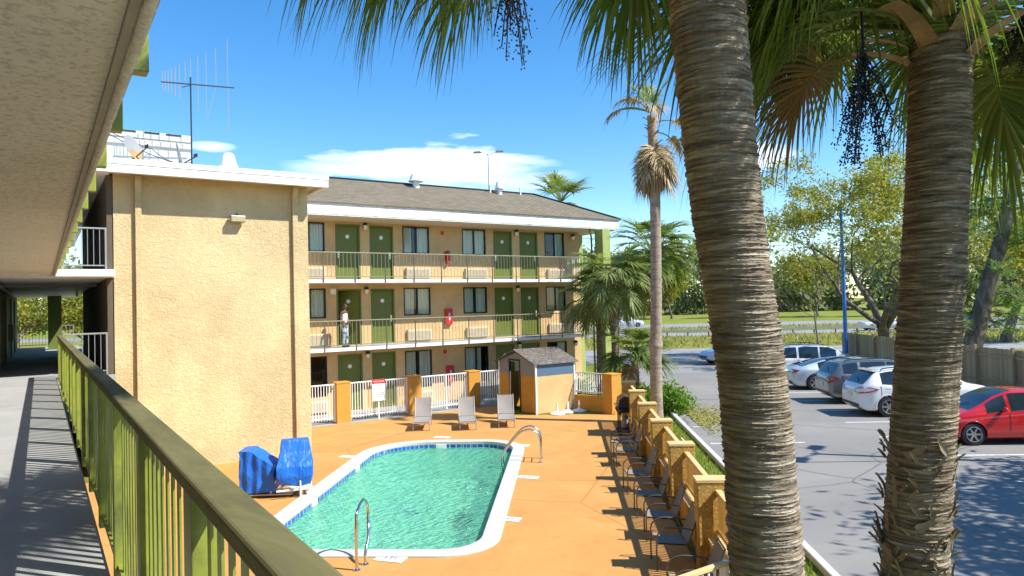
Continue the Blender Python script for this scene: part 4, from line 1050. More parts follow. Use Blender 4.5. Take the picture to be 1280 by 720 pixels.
# ------------------------------------------------------------------ vehicles
def curve(pts):
    xs = np.array([p[0] for p in pts], float); ys = np.array([p[1] for p in pts], float)
    def f(x):
        # monotone-ish cubic (Hermite with limited slopes)
        i = int(np.clip(np.searchsorted(xs, x)-1, 0, len(xs)-2)); h = xs[i+1]-xs[i]; t = min(max((x-xs[i])/h,0),1)
        dl = np.diff(ys)/np.diff(xs)
        def sl(k):
            if k == 0: return dl[0]
            if k == len(xs)-1: return dl[-1]
            a, b = dl[k-1], dl[k]
            return 0 if a*b <= 0 else 2*a*b/(a+b)
        m0, m1 = sl(i)*h, sl(i+1)*h
        return (2*t**3-3*t*t+1)*ys[i]+(t**3-2*t*t+t)*m0+(-2*t**3+3*t*t)*ys[i+1]+(t**3-t*t)*m1
    return f
PL = NT('registration_plate'); PL.col((.72,.74,.70)); PL = PL.m
M['taillight'] = simple('red_lens', (.42,.012,.012), .12, var=.1, coat=1)
M['headlight'] = simple('clear_lens', (.62,.64,.66), .08, var=.1, coat=1)
M['rim'] = simple('alloy_rim', (.42,.42,.43), .3, metal=.8, var=.05)
M['amber'] = simple('amber_lens', (.6,.22,.02), .2)
def car(name, label, loc, rz, pm, L, W, H, top, belt, hw, ws, rw, sides, wheels, wr, tum=.76, zb=.22, rear=None, front=None, trim=True, roofmat=None, rails=False, spoiler=False, cat='car', group='cars parked in the lot', detail=True, spokes=6):
    """x forward. top, belt, hw: curves along x (roof line, shoulder, half width); ws / rw: x-ranges of windscreen and rear window; sides: side glass x-ranges"""
    t = thing(name, loc, label, cat, group, rz)
    ft, fb, fw = curve(top), curve(belt), curve(hw)
    n = 110 if detail else 50; xs = np.linspace(-L/2, L/2, n+1)
    xs = np.sort(np.concatenate([xs, [a+1e-3 for r_ in sides for a in r_], list(ws), list(rw)]))
    def section(x):
        w = fw(x); zt = ft(x); zs = min(fb(x), zt-.05)
        e = min(1, max(0, (L/2-abs(x))/.35)); zbx = zb + (1-e)**2*.16
        k = min(1, max(0, (zt-zs)/.45)); wt = w*(1-.06-(.94-tum)*k)
        P = [(0,zbx),(w*.55,zbx),(w*.88,zbx),(w*.955,zbx+.05),(w*.985,zbx+.14),*[(w*(.985+.015*min(1,2.2*g_)),zbx+.14+g_*(zs-.12-zbx-.14)) for g_ in (.14,.28,.42,.56,.70,.85)],(w*.992,zs-.10),(w*.975,zs-.035),(w*.945,zs)]
        a = (w*.945, zs); b = (wt, zt-.055*k-.012)
        for q in (.33,.66): P.append((a[0]+(b[0]-a[0])*q+.012*k*math.sin(math.pi*q), a[1]+(b[1]-a[1])*q))
        P += [b, (wt*.90, zt-.016*k-.004), (wt*.55, zt), (0, zt+.008)]
        return P
    S = [section(x) for x in xs]; J_ = len(S[0]); JS = 13
    # rows: 8..10 side glass, 11.. top strip
    vid = {}; groups = {'body': MB(), 'ws': MB(), 'rw': MB(), 'roof': MB()}
    def emit(g, pts, out=0.0):
        groups.setdefault(g, MB()).add(pts, [tuple(range(len(pts)))])
    for i in range(len(xs)-1):
        xm = (xs[i]+xs[i+1])/2
        for j in range(J_-1):
            ym = (S[i][j][0]+S[i+1][j+1][0])/2; zm = (S[i][j][1]+S[i+1][j+1][1])/2
            if j <= JS-3 and j >= 2 and any((xm-wx)**2+(zm-wr)**2 < (wr*1.13)**2 for wx in wheels): continue
            if j < 2 and any(abs(xm-wx) < wr*1.1 for wx in wheels) and ym > fw(xm)*.6: continue
            g = 'body'
            if JS <= j <= JS+2 and any(a <= xm <= b for a, b in sides) and (ft(xm)-fb(xm)) > .12: g = 'side%d' % [k for k, (a, b) in enumerate(sides) if a <= xm <= b][0]
            if j >= JS+4 and ws[0] <= xm <= ws[1]: g = 'ws'
            if j >= JS+4 and rw[0] <= xm <= rw[1]: g = 'rw'
            if roofmat and j >= JS+3 and rw[1] < xm < ws[0]: g = 'roof'
            for s in (1, -1):
                q = [(xs[i], s*S[i][j][0], S[i][j][1]), (xs[i+1], s*S[i+1][j][0], S[i+1][j][1]), (xs[i+1], s*S[i+1][j+1][0], S[i+1][j+1][1]), (xs[i], s*S[i][j+1][0], S[i][j+1][1])]
                if s < 0: q.reverse()
                emit(g+('l' if s > 0 else 'r') if g.startswith('side') else g, q)
    for i, dirn in ((0, -1), (len(xs)-1, 1)):
        ring = [(xs[i], p[0], p[1]) for p in S[i]] + [(xs[i], -p[0], p[1]) for p in reversed(S[i][1:-1])]
        groups['body'].add(ring, [tuple(range(len(ring))) if dirn > 0 else tuple(reversed(range(len(ring))))])
    body = groups['body'].build('body', pm, t, smooth=38, merge=2e-3)
    for g, nm in [(g, 'side_window') for g in groups if g.startswith('side')]+[('ws','windscreen'),('rw','rear_window')]:
        if groups[g].v: groups[g].build(nm, M['carglass'], t, smooth=50, merge=1e-3)
    if groups['roof'].v: groups['roof'].build('roof_panel', roofmat, t, smooth=50, merge=1e-3)
    # dark underside / wheel wells
    m = MB(); m.box(-L/2+.25, L/2-.25, -W/2*.80, W/2*.80, zb-.02, zb+.34); m.build('underbody', M['black'], t)
    for wx in wheels:
        for s in (1, -1):
            wy = s*(fw(wx)-.115)
            m = MB(); prof = [(wr*.60,-.11),(wr*.93,-.11),(wr,-.085),(wr,.085),(wr*.93,.11),(wr*.66,.115),(wr*.60,.09)]
            m.lathe(prof, 26, (wx, wy, wr), (0,s,0)); wh = m.build('wheel', M['rubber'], t, smooth=40)
            m = MB(); c = Vector((wx, wy, wr)); ay = Vector((0,s,0))
            m.lathe([(wr*.61,.06),(wr*.68,.122),(wr*.63,.126),(wr*.57,.07)], 26, c, ay); m.lathe([(.0,.10),(.07,.10),(.075,.06)], 12, c, ay)
            for k in range(spokes):
                a = 2*math.pi*k/spokes; d_ = Vector((math.cos(a),0,math.sin(a))); tt = Vector((-math.sin(a),0,math.cos(a)))
                m.obox(c+ay*.088+d_*wr*.34, wr*.56, wr*.15, .03, d_, tt, ay)
            m.build('rim', M['rim'], wh, smooth=40)
            m = MB(); m.lathe([(.0,.03),(wr*.6,.03),(wr*.6,.05)], 18, c, ay); m.build('brake_disc', M['black'], wh)
            m = MB()   # arch lip
            rr = wr*1.15; seg = 18; ring = []
            for k in range(seg+1):
                a = math.pi*(-.06+1.12*k/seg); x = wx+rr*math.cos(a); z = wr+rr*math.sin(a)
                if z < zb+.02: z = zb+.02
                ring.append((x, s*(fw(min(max(x,-L/2),L/2))*1.0-.012), z))
            m.tube(ring, .028, 6); m.build('wheel_arch', M['black'] if trim else pm, t, smooth=60)
    for s in (1, -1):
        mx_ = ws[0]+.18 if ws[0] > 0 else ws[0]; zx = fb(ws[0])+.05
        m = MB(); xx = ws[0]+ (ws[1]-ws[0])*.32; m.sphere((xx, s*(fw(xx)+.09), fb(xx)+.09), .1, 12, 8, (.6,1.0,.72)); m.obox((xx, s*(fw(xx)-.02), fb(xx)+.05), .06, .14, .04); m.build('mirror', pm, t, smooth=60)
        m = MB()
        for a, b in sides[:2]: 
            xx = a+.12; m.box(xx, xx+.18, s*(fw(xx)*.99)-.012, s*(fw(xx)*.99)+.018, fb(xx)-.16, fb(xx)-.125)
        m.build('door_handle', pm, t)
    for s in (1,-1):
        m = MB()
        for a, b in sides:
            xs2 = np.linspace(a, b, 8); m.tube([(x, s*(fw(x)*.948+.004), min(fb(x), ft(x)-.05)) for x in xs2], .011, 5)
            xx = a-.03; zs_ = zb+.22; m.tube([(xx, s*(fw(xx)+.001), zs_), (xx, s*(fw(xx)+.001), fb(xx)-.04)], .005, 4)
        m.build('window_trim', M['black'], t)
    if rails:
        for s in (1,-1):
            m = MB(); hand_tube(m, [(rw[1]+.15, s*fw(0)*tum*.93, ft(rw[1]+.15)+.0), (rw[1]+.35, s*fw(0)*tum*.93, ft(rw[1]+.35)+.055), (ws[0]-.45, s*fw(0)*tum*.93, ft(ws[0]-.45)+.055), (ws[0]-.2, s*fw(0)*tum*.93, ft(ws[0]-.2)+.0)], .02, 6); m.build('roof_rail', M['black'], t, smooth=60)
    if spoiler:
        m = MB(); m.box(rw[1]-.12, rw[1]+.14, -fw(0)*tum*.9, fw(0)*tum*.9, ft(rw[1]+.1)-.03, ft(rw[1]+.1)+.015); m.build('spoiler', pm, t, bevel=.012)
    def lens(mb, pts, th, s):
        # patch following the body: pts = [(x, y, z)] polygon, pushed outwards
        c = sum((Vector(p) for p in pts), Vector())/len(pts); out = Vector((c.x*.35, c.y, 0)).normalized() if abs(c.y) > .01 else Vector((math.copysign(1,c.x),0,0))
        P = [Vector((p[0], s*p[1], p[2])) for p in pts]; o = Vector((out.x, s*out.y, 0))*th
        vs = [p-o for p in P]+[p+o for p in P]; k = len(P)
        mb.add(vs, [tuple(range(k)), tuple(reversed(range(k,2*k)))]+[(i,(i+1)%k,k+(i+1)%k,k+i) for i in range(k)])
    for s in (1,-1):
        if rear:
            m = MB()
            x0, z0, z1, ln, ip = rear   # x of the tail, bottom, top, wrap length, inner width share
            for nx_ in range(1):
                y_in = fw(x0+.02)*ip
                a = [(x0-.015, y_in, z0+.05), (x0-.01, fw(x0+.03)*1.0, z0), (x0+ln*.5, fw(x0+ln*.5)+.008, z0+.03), (x0+ln, fw(x0+ln)+.006, (z0+z1)/2+.05), (x0+ln*.55, fw(x0+ln*.5)*.985, z1), (x0+.04, fw(x0+.05)*.93, z1), (x0-.0, y_in, z1-.07)]
                c = Vector((x0+ln*.35, s*fw(x0+ln*.3)*.93, (z0+z1)/2))
                P = [Vector((p[0]-.03, s*(p[1]+.022), p[2])) for p in a]; k = len(P); inner = [p.lerp(c, .15)+Vector((.10,-s*.10,0)) for p in P]; cen = c+Vector((-.03, s*.035, 0))
                m.add(P+inner+[cen], [(i,(i+1)%k,2*k) for i in range(k)]+[(i,k+i,k+(i+1)%k,(i+1)%k) for i in range(k)])
            m.build('taillight', M['taillight'], t, smooth=60, merge=1e-4)
        if front:
            m = MB(); x0, z0, z1, ln, ip = front; y_in = fw(x0-.03)*ip
            a = [(x0+.0, y_in, z0+.03), (x0-.06, fw(x0-.08)*.99, z0), (x0-ln*.5, fw(x0-ln*.5)+.004, z0+.10), (x0-ln, fw(x0-ln)*.93, z1+.0), (x0-ln*.55, fw(x0-ln*.55)*.84, z1+.015), (x0-.08, y_in*1.0, z0+.14)]
            c = Vector((x0-ln*.40, s*fw(x0-ln*.3)*.86, (z0+z1)/2+.01)); P = [Vector((p[0], s*p[1], p[2])) for p in a]; k = len(P); inner = [p.lerp(c,.15)+Vector((-.10,-s*.08,-.03)) for p in P]; cen = c+Vector((.05,s*.03,.03))
            m.add(P+inner+[cen], [(i,(i+1)%k,2*k) for i in range(k)]+[(i,k+i,k+(i+1)%k,(i+1)%k) for i in range(k)])
            m.build('headlight', M['headlight'], t, smooth=60, merge=1e-4)
    xr = -L/2
    m = MB(); m.box(xr-.022, xr+.0, -.16, .16, .0, .15); pl = m.build('number_plate', PL, t); pl.location = (0,0, .66 if H > 1.5 else .45)
    m = MB(); m.box(xr-.02, xr+.10, -fw(xr+.1)*.86, fw(xr+.1)*.86, zb+.14, zb+.24); m.build('rear_bumper_strip', M['black'], t, bevel=.01)
    m = MB(); m.box(L/2-.08, L/2+.012, -fw(L/2-.1)*.55, fw(L/2-.1)*.55, zb+.14, zb+.27); m.build('front_grille', M['black'], t, bevel=.01)
    m = MB(); m.tube([(rw[0]+.05, -.25, ft(rw[0]+.05)+.03), (rw[0]+.16, .1, ft(rw[0]+.16)+.03)], .009, 5); m.build('rear_wiper', M['black'], t)
    m = MB(); 
    for k in (-1,1): m.tube([(ws[1]-.03, .1*k-.2, ft(ws[1]-.03)+.03), (ws[1]-.28, .35*k-.1, ft(ws[1]-.28)+.035)], .008, 5)
    m.build('wiper', M['black'], t)
    return t
AV = math.atan2(V.y, V.x)
# white crossover: rounded, sloping tail
L = 4.72
car('parked_car', 'white rounded crossover with dark tailgate glass, second from the red car', pq(26.15,12.55), AV, paint('white_car_paint', (.74,.75,.74)), L, 1.88, 1.68,
    [(-L/2,.92),(-2.30,1.02),(-2.16,1.16),(-1.72,1.54),(-1.2,1.64),(-.3,1.685),(.3,1.64),(.75,1.47),(1.32,1.12),(1.8,1.03),(2.2,.90),(L/2,.68)],
    [(-L/2,.98),(-1.9,1.16),(-1.0,1.10),(.6,1.02),(1.4,1.0),(L/2,.8)], [(-L/2,.70),(-2.2,.84),(-1.8,.93),(-.5,.94),(1.2,.94),(1.9,.88),(2.2,.76),(L/2,.58)],
    (.32,1.28), (-2.2,-1.70), [(-1.62,-1.06),(-.98,-.12),(-.05,.72)], (-1.42,1.36), .365, rear=(-2.33,.82,1.04,.62,.62), front=(2.28,.66,.86,.55,.55), trim=False, spoiler=True, tum=.74, rails=True)
L = 4.80
car('parked_car', 'dark silver grey utility car with black roof rails and red tail lamps', pq(29.25,12.70), AV, paint('grey_car_paint', (.19,.195,.20), .55), L, 1.86, 1.70,
    [(-L/2,.95),(-2.34,1.08),(-2.22,1.22),(-1.92,1.58),(-1.4,1.675),(-.3,1.70),(.25,1.66),(.7,1.50),(1.25,1.14),(1.8,1.07),(2.25,.93),(L/2,.70)],
    [(-L/2,1.04),(-1.9,1.20),(-1.0,1.14),(.6,1.04),(1.4,1.03),(L/2,.82)], [(-L/2,.74),(-2.25,.86),(-1.8,.93),(1.2,.93),(1.9,.89),(2.25,.78),(L/2,.6)],
    (.28,1.22), (-2.26,-1.90), [(-1.86,-1.28),(-1.18,-.25),(-.16,.66)], (-1.44,1.42), .37, rear=(-2.36,.86,1.12,.34,.66), front=(2.3,.68,.9,.5,.55), rails=True, tum=.78, zb=.25)
L = 4.78
car('parked_car', 'pale silver fastback sedan with a dark roof panel', pq(33.75,12.72), AV, paint('silver_car_paint', (.50,.56,.62), .3), L, 1.88, 1.42,
    [(-L/2,.80),(-2.33,.98),(-2.05,1.045),(-1.5,1.20),(-.7,1.39),(-.1,1.425),(.35,1.38),(.8,1.19),(1.25,.98),(1.9,.88),(2.3,.72),(L/2,.55)],
    [(-L/2,.92),(-1.9,.98),(-1.0,.95),(.6,.88),(1.4,.85),(L/2,.66)], [(-L/2,.74),(-2.2,.86),(-1.7,.94),(-.5,.92),(1.2,.93),(2.0,.87),(2.25,.76),(L/2,.6)],
    (.32,1.22), (-1.95,-.85), [(-1.25,-.62),(-.55,.62)], (-1.42,1.44), .345, rear=(-2.36,.80,.94,.30,.10), front=(2.26,.56,.72,.5,.6), roofmat=simple('navy_black_roof', (.012,.02,.05), .12), trim=True, tum=.70, zb=.18, spokes=5)
L = 4.85
car('parked_car', 'white boxy utility car, farthest of the parked row', pq(37.15,12.9), AV, paint('white_suv_paint', (.70,.71,.71)), L, 1.92, 1.80,
    [(-L/2,1.0),(-2.36,1.12),(-2.26,1.28),(-2.02,1.70),(-1.5,1.79),(-.3,1.80),(.3,1.75),(.7,1.58),(1.2,1.22),(1.8,1.16),(2.3,1.02),(L/2,.75)],
    [(-L/2,1.1),(-1.9,1.2),(-1.0,1.18),(.6,1.13),(1.4,1.12),(L/2,.9)], [(-L/2,.76),(-2.25,.88),(-1.8,.95),(1.2,.95),(1.9,.9),(2.3,.8),(L/2,.64)],
    (.34,1.18), (-2.30,-2.0), [(-1.95,-1.28),(-1.18,-.22),(-.14,.66)], (-1.46,1.44), .38, rear=(-2.38,.95,1.3,.22,.7), front=(2.3,.74,.95,.4,.55), rails=True, tum=.82, zb=.27)
L = 4.45
car('parked_car', 'bright red hatchback, nose towards the lot, nearest the camera', pq(21.22,12.52), AV+math.pi, paint('red_car_paint', (.52,.008,.012), .0, .22), L, 1.75, 1.49,
    [(-L/2,.90),(-2.16,1.04),(-1.95,1.17),(-1.2,1.38),(-.3,1.485),(.1,1.48),(.55,1.36),(1.0,1.12),(1.38,.95),(1.75,.85),(2.08,.70),(L/2,.52)],
    [(-L/2,1.0),(-1.7,1.06),(-1.0,1.02),(.4,.92),(1.2,.86),(1.8,.78),(L/2,.6)], [(-L/2,.68),(-2.05,.78),(-1.6,.86),(-.3,.875),(1.1,.87),(1.75,.81),(2.05,.68),(L/2,.5)],
    (.12,1.34), (-1.95,-1.1), [(-1.42,-.72),(-.64,.28),(.36,.92)], (-1.42,1.30), .315, rear=(-2.2,.8,1.05,.25,.6), front=(2.10,.58,.80,.62,.52), trim=False, tum=.70, zb=.19, spokes=6)
# vehicles on the highway, small in the picture
def far_car(label, loc, rz, pm, kind):
    L = 5.6 if kind == 'pickup' else 4.6
    if kind == 'pickup': top = [(-L/2,1.05),(-1.2,1.08),(-1.1,1.1),(-.75,1.75),(.2,1.86),(.7,1.74),(1.25,1.24),(2.3,1.12),(L/2,.8)]; rw_ = (-1.1,-.78); sd = [(-.66,.0),(.08,.72)]; ws_ = (.62,1.22)
    else: top = [(-L/2,.9),(-2.1,1.05),(-1.5,1.36),(-.4,1.46),(.3,1.40),(1.05,1.0),(1.9,.86),(L/2,.6)]; rw_ = (-1.9,-1.3); sd = [(-1.3,-.3),(-.2,.6)]; ws_ = (.35,1.0)
    return car('highway_vehicle', label, loc, rz, pm, L, 1.9, 1.8, top, [(-L/2,1.0),(0,1.02),(L/2,.85)], [(-L/2,.8),(-L/2+.3,.93),(L/2-.5,.93),(L/2,.72)], ws_, rw_, sd, (-L/2+1.05, L/2-1.0), .37, cat='truck' if kind == 'pickup' else 'car', group='vehicles on the highway', detail=False, trim=False, zb=.3, tum=.8)
far_car('white pickup on the highway, seen past the palm cluster', pq(119.0,10.5), AV, paint('far_white_paint', (.75,.75,.75)), 'pickup')
far_car('white pickup on the highway behind the blue lamp pole', pq(88.5,38.8), AV, paint('far_white_paint', (.72,.73,.74)), 'pickup')
far_car('blue grey car on the highway seen under the pine branches', pq(87.5,49.5), AV, paint('far_blue_paint', (.08,.14,.22)), 'car')
far_car('silver car at the lot entrance, cut by the near palm trunk', pq(47.3,11.2), AV+math.pi+.25, paint('far_silver_paint', (.45,.47,.5)), 'car')
far_car('white car parked beyond the far end of the passage', (1.3,66,0), .1, paint('far_white_paint', (.7,.7,.72)), 'car')

# ------------------------------------------------------------------ wooden fence, poles, guard rail, wires
names_ = []
for i in range(8):
    p1 = 48.6-5.2*i; p0 = p1-5.2
    lab = ('weathered wood fence section at the far end of the lot','weathered wood fence section beside the blue lamp pole','weathered wood fence section left of the near palm trunk top cars','weathered wood fence section behind the leaning pine trunk','weathered wood fence section above the red car','weathered wood fence section at the right picture edge','weathered wood fence section past the red car','weathered wood fence section nearest along the lot')[i]
    t = thing('wood_fence', pq(p0, 18.55), lab, 'fence', 'wooden fence sections behind the cars', ROWANG)
    m = MB(); k = 36
    for j in range(k): h = 1.80+.03*rng.random()-.05*i*0; m.box(5.2*j/k+.004, 5.2*(j+1)/k-.004, -.02+.004*rng.random(), .0, .04, h)
    m.build('boards', M['wood'], t)
    for z in (.35,1.45): MB().box(0,5.2,.001,.06,z,z+.09).build('rail', M['wood'], t)
    for x in (.05, 2.6): MB().box(x,x+.11,.061,.16,0,1.92).build('post', M['wood'], t)
def street_lamp(loc, h, lab, mat, rz):
    t = thing('street_lamp', loc, lab, 'street lamp', 'double headed lot lamps', rz)
    MB().lathe([(.0,0),(.26,0),(.26,.5),(.2,.55)], 16).build('footing', M['coping'], t, smooth=40)
    MB().tube([(0,0,.5),(0,0,h*.5),(0,0,h)], [.13,.11,.085], 12).build('pole', mat, t, smooth=60)
    for s in (-1,1):
        MB().tube([(0,0,h-.15),(s*.35,0,h+.05),(s*.62,0,h+.12)], .035, 8).build('arm', mat, t, smooth=60)
        m = MB(); m.prismx([(-.34,-.05),(.34,-.05),(.30,.07),(-.22,.09)], (s,0,0), (0,0,1), (0,1,0), (s*.88,-.17,h+.12), .34); m.build('lamp_head', M['taupe_metal'], t, bevel=.02)
    return t
street_lamp(pq(46.8,18.1), 10.4, 'tall blue double headed lamp pole standing among the parked cars', M['pole_blue'], AV)
street_lamp((29.7,47.0,0), 16.3, 'pale double headed lamp pole rising behind the far roof', M['white_metal'], AV)
street_lamp((22.1,4.94,0), 8.6, 'lamp pole out of view whose shadow lies across the asphalt', M['pole_blue'], R(20))
t = thing('guard_rail', pq(83.6,-60), 'long grey highway guard rail with dark posts', 'guard rail', None, ROWANG-math.pi/2)
m = MB(); m.loft([[Vector((x,y,z)) for y, z in ((-.03,.50),(.03,.56),(-.03,.64),(.03,.72),(-.03,.80),(-.05,.80),(-.05,.50))] for x in (0,240)], cap=True); m.build('beam', M['alu'], t)
m = MB()
for k in range(100): m.box(2.4*k,2.4*k+.13,.03,.16,0,.72)
o = m.build('post', M['rail_dark'], t); o['kind'] = 'stuff'
for k, (p, q) in enumerate(((105,-60),(105,75))):
    t = thing('utility_pole', pq(p,q), ('wooden utility pole hidden behind the motel','wooden utility pole beyond the highway trees at right')[k], 'utility pole', 'utility poles along the highway', ROWANG)
    MB().tube([(0,0,0),(0,0,15.4)], [.2,.13], 10).build('shaft', M['grate_wood'], t); MB().box(-.07,.07,-1.2,1.2,14.3,14.5).build('crossarm', M['grate_wood'], t)
for k, z in enumerate((15.3, 13.2, 12.4)):
    a, b = pq(105,-60,z), pq(105,75,z); m = MB(); m.tube([a.lerp(b,i/24)-Vector((0,0,1.5*4*(i/24)*(1-i/24))) for i in range(25)], .03, 4)
    o = m.build('power_line', M['wire']); tag(o, ('highest','middle','lowest')[k]+' of three thin power lines above the far trees', 'power line', 'power lines')
t = thing('road_sign', pq(131,32), 'small yellow diamond road sign beside the far highway', 'road sign', None, ROWANG-math.pi/2)
MB().obox((0,-.05,2.4), 1.0, .02, 1.0, (1,0,1), (0,1,0), (-1,0,1)).build('panel', simple('sign_yellow', (.7,.45,.03), .5), t); MB().box(-.04,.04,-.03,.03,0,2.4).build('post', M['alu'], t)
# ------------------------------------------------------------------ broad trees
def leaf_quads(mb, C, sig, n, s0, s1, r_, flat=.5):
    """n small leaf faces scattered round C"""
    P = r_.normal(0, 1, (n,3))*np.array(sig)*.6 + np.array(C)
    for c in P:
        a = r_.normal(0,1,3); a /= np.linalg.norm(a)+1e-9; b = r_.normal(0,1,3); b[2] *= flat; b -= a*np.dot(a,b); b /= np.linalg.norm(b)+1e-9
        s = r_.uniform(s0, s1); w = s*.42
        mb.add([c-a*s, c+b*w, c+a*s, c-b*w], [(0,1,2,3)])
def tree(name, base, lab, H, spread, trunk_r, leafmat, seed, n_leaf=9000, ls=(.10,.18), fork=.25, lean=(0,0), group=None, depth=5, cat='tree', up=.35, dens=1.0, bark=None, first=4, sigma=.75, slim=1.0):
    r_ = np.random.default_rng(seed); q = random.Random(seed)
    t = thing(name, base, lab, cat, group)
    limbs = MB(); ends = []
    def grow(p, d, L, r, k):
        n = 5; pts = [Vector(p)]; rr = [r]; dd = Vector(d)
        for i in range(n):
            dd = (dd + Vector((q.gauss(0,.13), q.gauss(0,.13), q.gauss(0,.09)+.04*up))).normalized()
            pts.append(pts[-1]+dd*L/n); rr.append(r*(1-.42*(i+1)/n))
        (trunk if k == 0 else limbs).tube(pts, rr, 10 if k < 2 else 6 if k < 4 else 4, cap=False)
        if k >= 2:
            for i in range(2, n+1): ends.append((pts[i], k))
        if k >= depth: return
        m_ = first if k == 0 else q.choice((2,3,3))
        for j in range(m_):
            a = 2*math.pi*(j+q.random()*.7)/m_; tilt = q.uniform(.45,1.05) if k else q.uniform(.5,1.0)
            side = dd.orthogonal().normalized(); side = side*math.cos(a)+dd.cross(side)*math.sin(a)
            nd = (dd*math.cos(tilt)+side*math.sin(tilt)); nd.z = nd.z*.8+up*.45; nd.x *= spread; nd.y *= spread; nd.normalize()
            grow(pts[-1] if j < 2 else pts[-2], nd, L*(q.uniform(.62,.86) if slim == 1.0 or k else q.uniform(1.5,2.1)), rr[-1]*q.uniform(.6,.85)*slim, k+1)
    trunk = MB(); L0 = H*fork
    n_r = 9
    grow((0,0,0), Vector((lean[0],lean[1],1)).normalized(), L0, trunk_r, 0)
    zmax = max(e[0].z for e in ends); k_ = H*.96/zmax if zmax > 0 else 1
    for mb_ in (trunk, limbs): mb_.v = [tuple(c*k_ for c in v_) for v_ in mb_.v]
    ends = [(e*k_, k) for e, k in ends]
    trunk.lathe([(trunk_r*1.7,-.1),(trunk_r*1.35,.15),(trunk_r*1.08,.7)], 12)
    tr = trunk.build('trunk', bark or M['bark'], t, smooth=70)
    limbs.build('limbs', bark or M['bark'], tr, smooth=70)
    cr = MB(); per = max(3, int(n_leaf/len(ends)))
    for e, k in ends:
        if q.random() < (.16 if slim == 1.0 else .34)/dens: continue
        leaf_quads(cr, e, (sigma,sigma,sigma*.7), int(per*q.uniform(.4,1.6)*(1.3 if k == depth else .7)), ls[0], ls[1], r_)
    cr.build('crown', leafmat, t)
    return t
tree('oak_tree', (47.9,25.6,0), 'big spreading tree with thick forked trunk and sparse yellow green leaves behind the wooden fence', 15.5, 1.1, .62, M['oakleaf'], 5, 46000, (.08,.16), .17, (-.06,.02), depth=6, up=.55, sigma=.46, first=5, slim=.86)
tree('bright_tree', pq(62,37), 'loose light green tree beyond the fence, right of the leaning pine', 12, 1.0, .32, M['oakleaf'], 23, 9000, (.13,.22), .25, depth=4, group='trees beyond the wooden fence')
tree('bright_tree', pq(66,47), 'full yellow green tree beyond the fence at the right picture edge', 13, 1.0, .32, M['oakleaf'], 29, 9000, (.13,.24), .22, depth=4, group='trees beyond the wooden fence')
tree('shade_tree', (18.5,-2.5,0), 'leafy tree beside the lot whose shade falls on the asphalt below the right palm', 8.6, .75, .3, M['darkleaf'], 31, 16000, (.12,.2), .36, depth=4, sigma=1.1)
tree('bare_tree', pq(56.0,19.6), 'thin bare branched tree just right of the near palm trunk', 8.5, .9, .09, M['oakleaf'], 37, 260, (.05,.09), .3, depth=5, bark=simple('pale_twigs', (.24,.20,.16), .9), first=3)
for k, (x, y, h, lab, mt) in enumerate(((-1.5,60,7.0,'round yellow green tree left of the passage column','oakleaf'),(3.0,62,6.6,'round yellow green tree right of the passage column','oakleaf'),(-7,72,7.2,'darker green tree far beyond the passage','darkleaf'))):
    tree('round_tree', (x,y,0), lab, h, 1.0, .22, M[mt], 40+k, 7000, (.12,.22), .25, depth=4, group='trees beyond the passage', sigma=.9)
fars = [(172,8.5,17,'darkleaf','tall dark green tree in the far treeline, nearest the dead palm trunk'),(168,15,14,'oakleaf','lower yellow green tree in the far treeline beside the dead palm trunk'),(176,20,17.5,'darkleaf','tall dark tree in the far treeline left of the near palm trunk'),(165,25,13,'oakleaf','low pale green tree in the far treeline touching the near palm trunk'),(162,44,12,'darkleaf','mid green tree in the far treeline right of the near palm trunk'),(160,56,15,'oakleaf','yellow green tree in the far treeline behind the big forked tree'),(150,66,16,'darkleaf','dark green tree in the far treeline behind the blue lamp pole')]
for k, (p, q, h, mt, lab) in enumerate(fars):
    tree('far_tree', pq(p,q), lab, h, .8, .28, M['hazeleaf' if mt == 'darkleaf' else mt], 60+k, 4600, (.28,.5), .33, depth=4, group='trees beyond the highway', sigma=1.0)
# a continuous far wood behind them
m = MB(); tk = MB(); r_ = np.random.default_rng(3)
for k in range(330):
    q = -260+2.0*k+r_.uniform(-2,2); p = 225+r_.uniform(-18,25); h = r_.uniform(15,25)
    c = pq(p, q, h*.62); tk.tube([pq(p,q,0), pq(p,q,h*.7)], [.25,.12], 5)
    for j in range(3):
        leaf_quads(m, c+Vector((r_.normal(0,1.8), r_.normal(0,1.8), r_.normal(0,3.4))), (3.4,3.4,4.4), 70, .7, 1.5, r_)
    leaf_quads(m, pq(p,q+1.5,3.6), (3.4,3,4.0), 130, .6, 1.3, r_)
tl = m.build('treeline', M['hazeleaf']); tag(tl, 'dark green wood closing the view beyond the far highway', 'wood', kind='stuff')
o = tk.build('trunk', M['bark'], tl); o['kind'] = 'stuff'
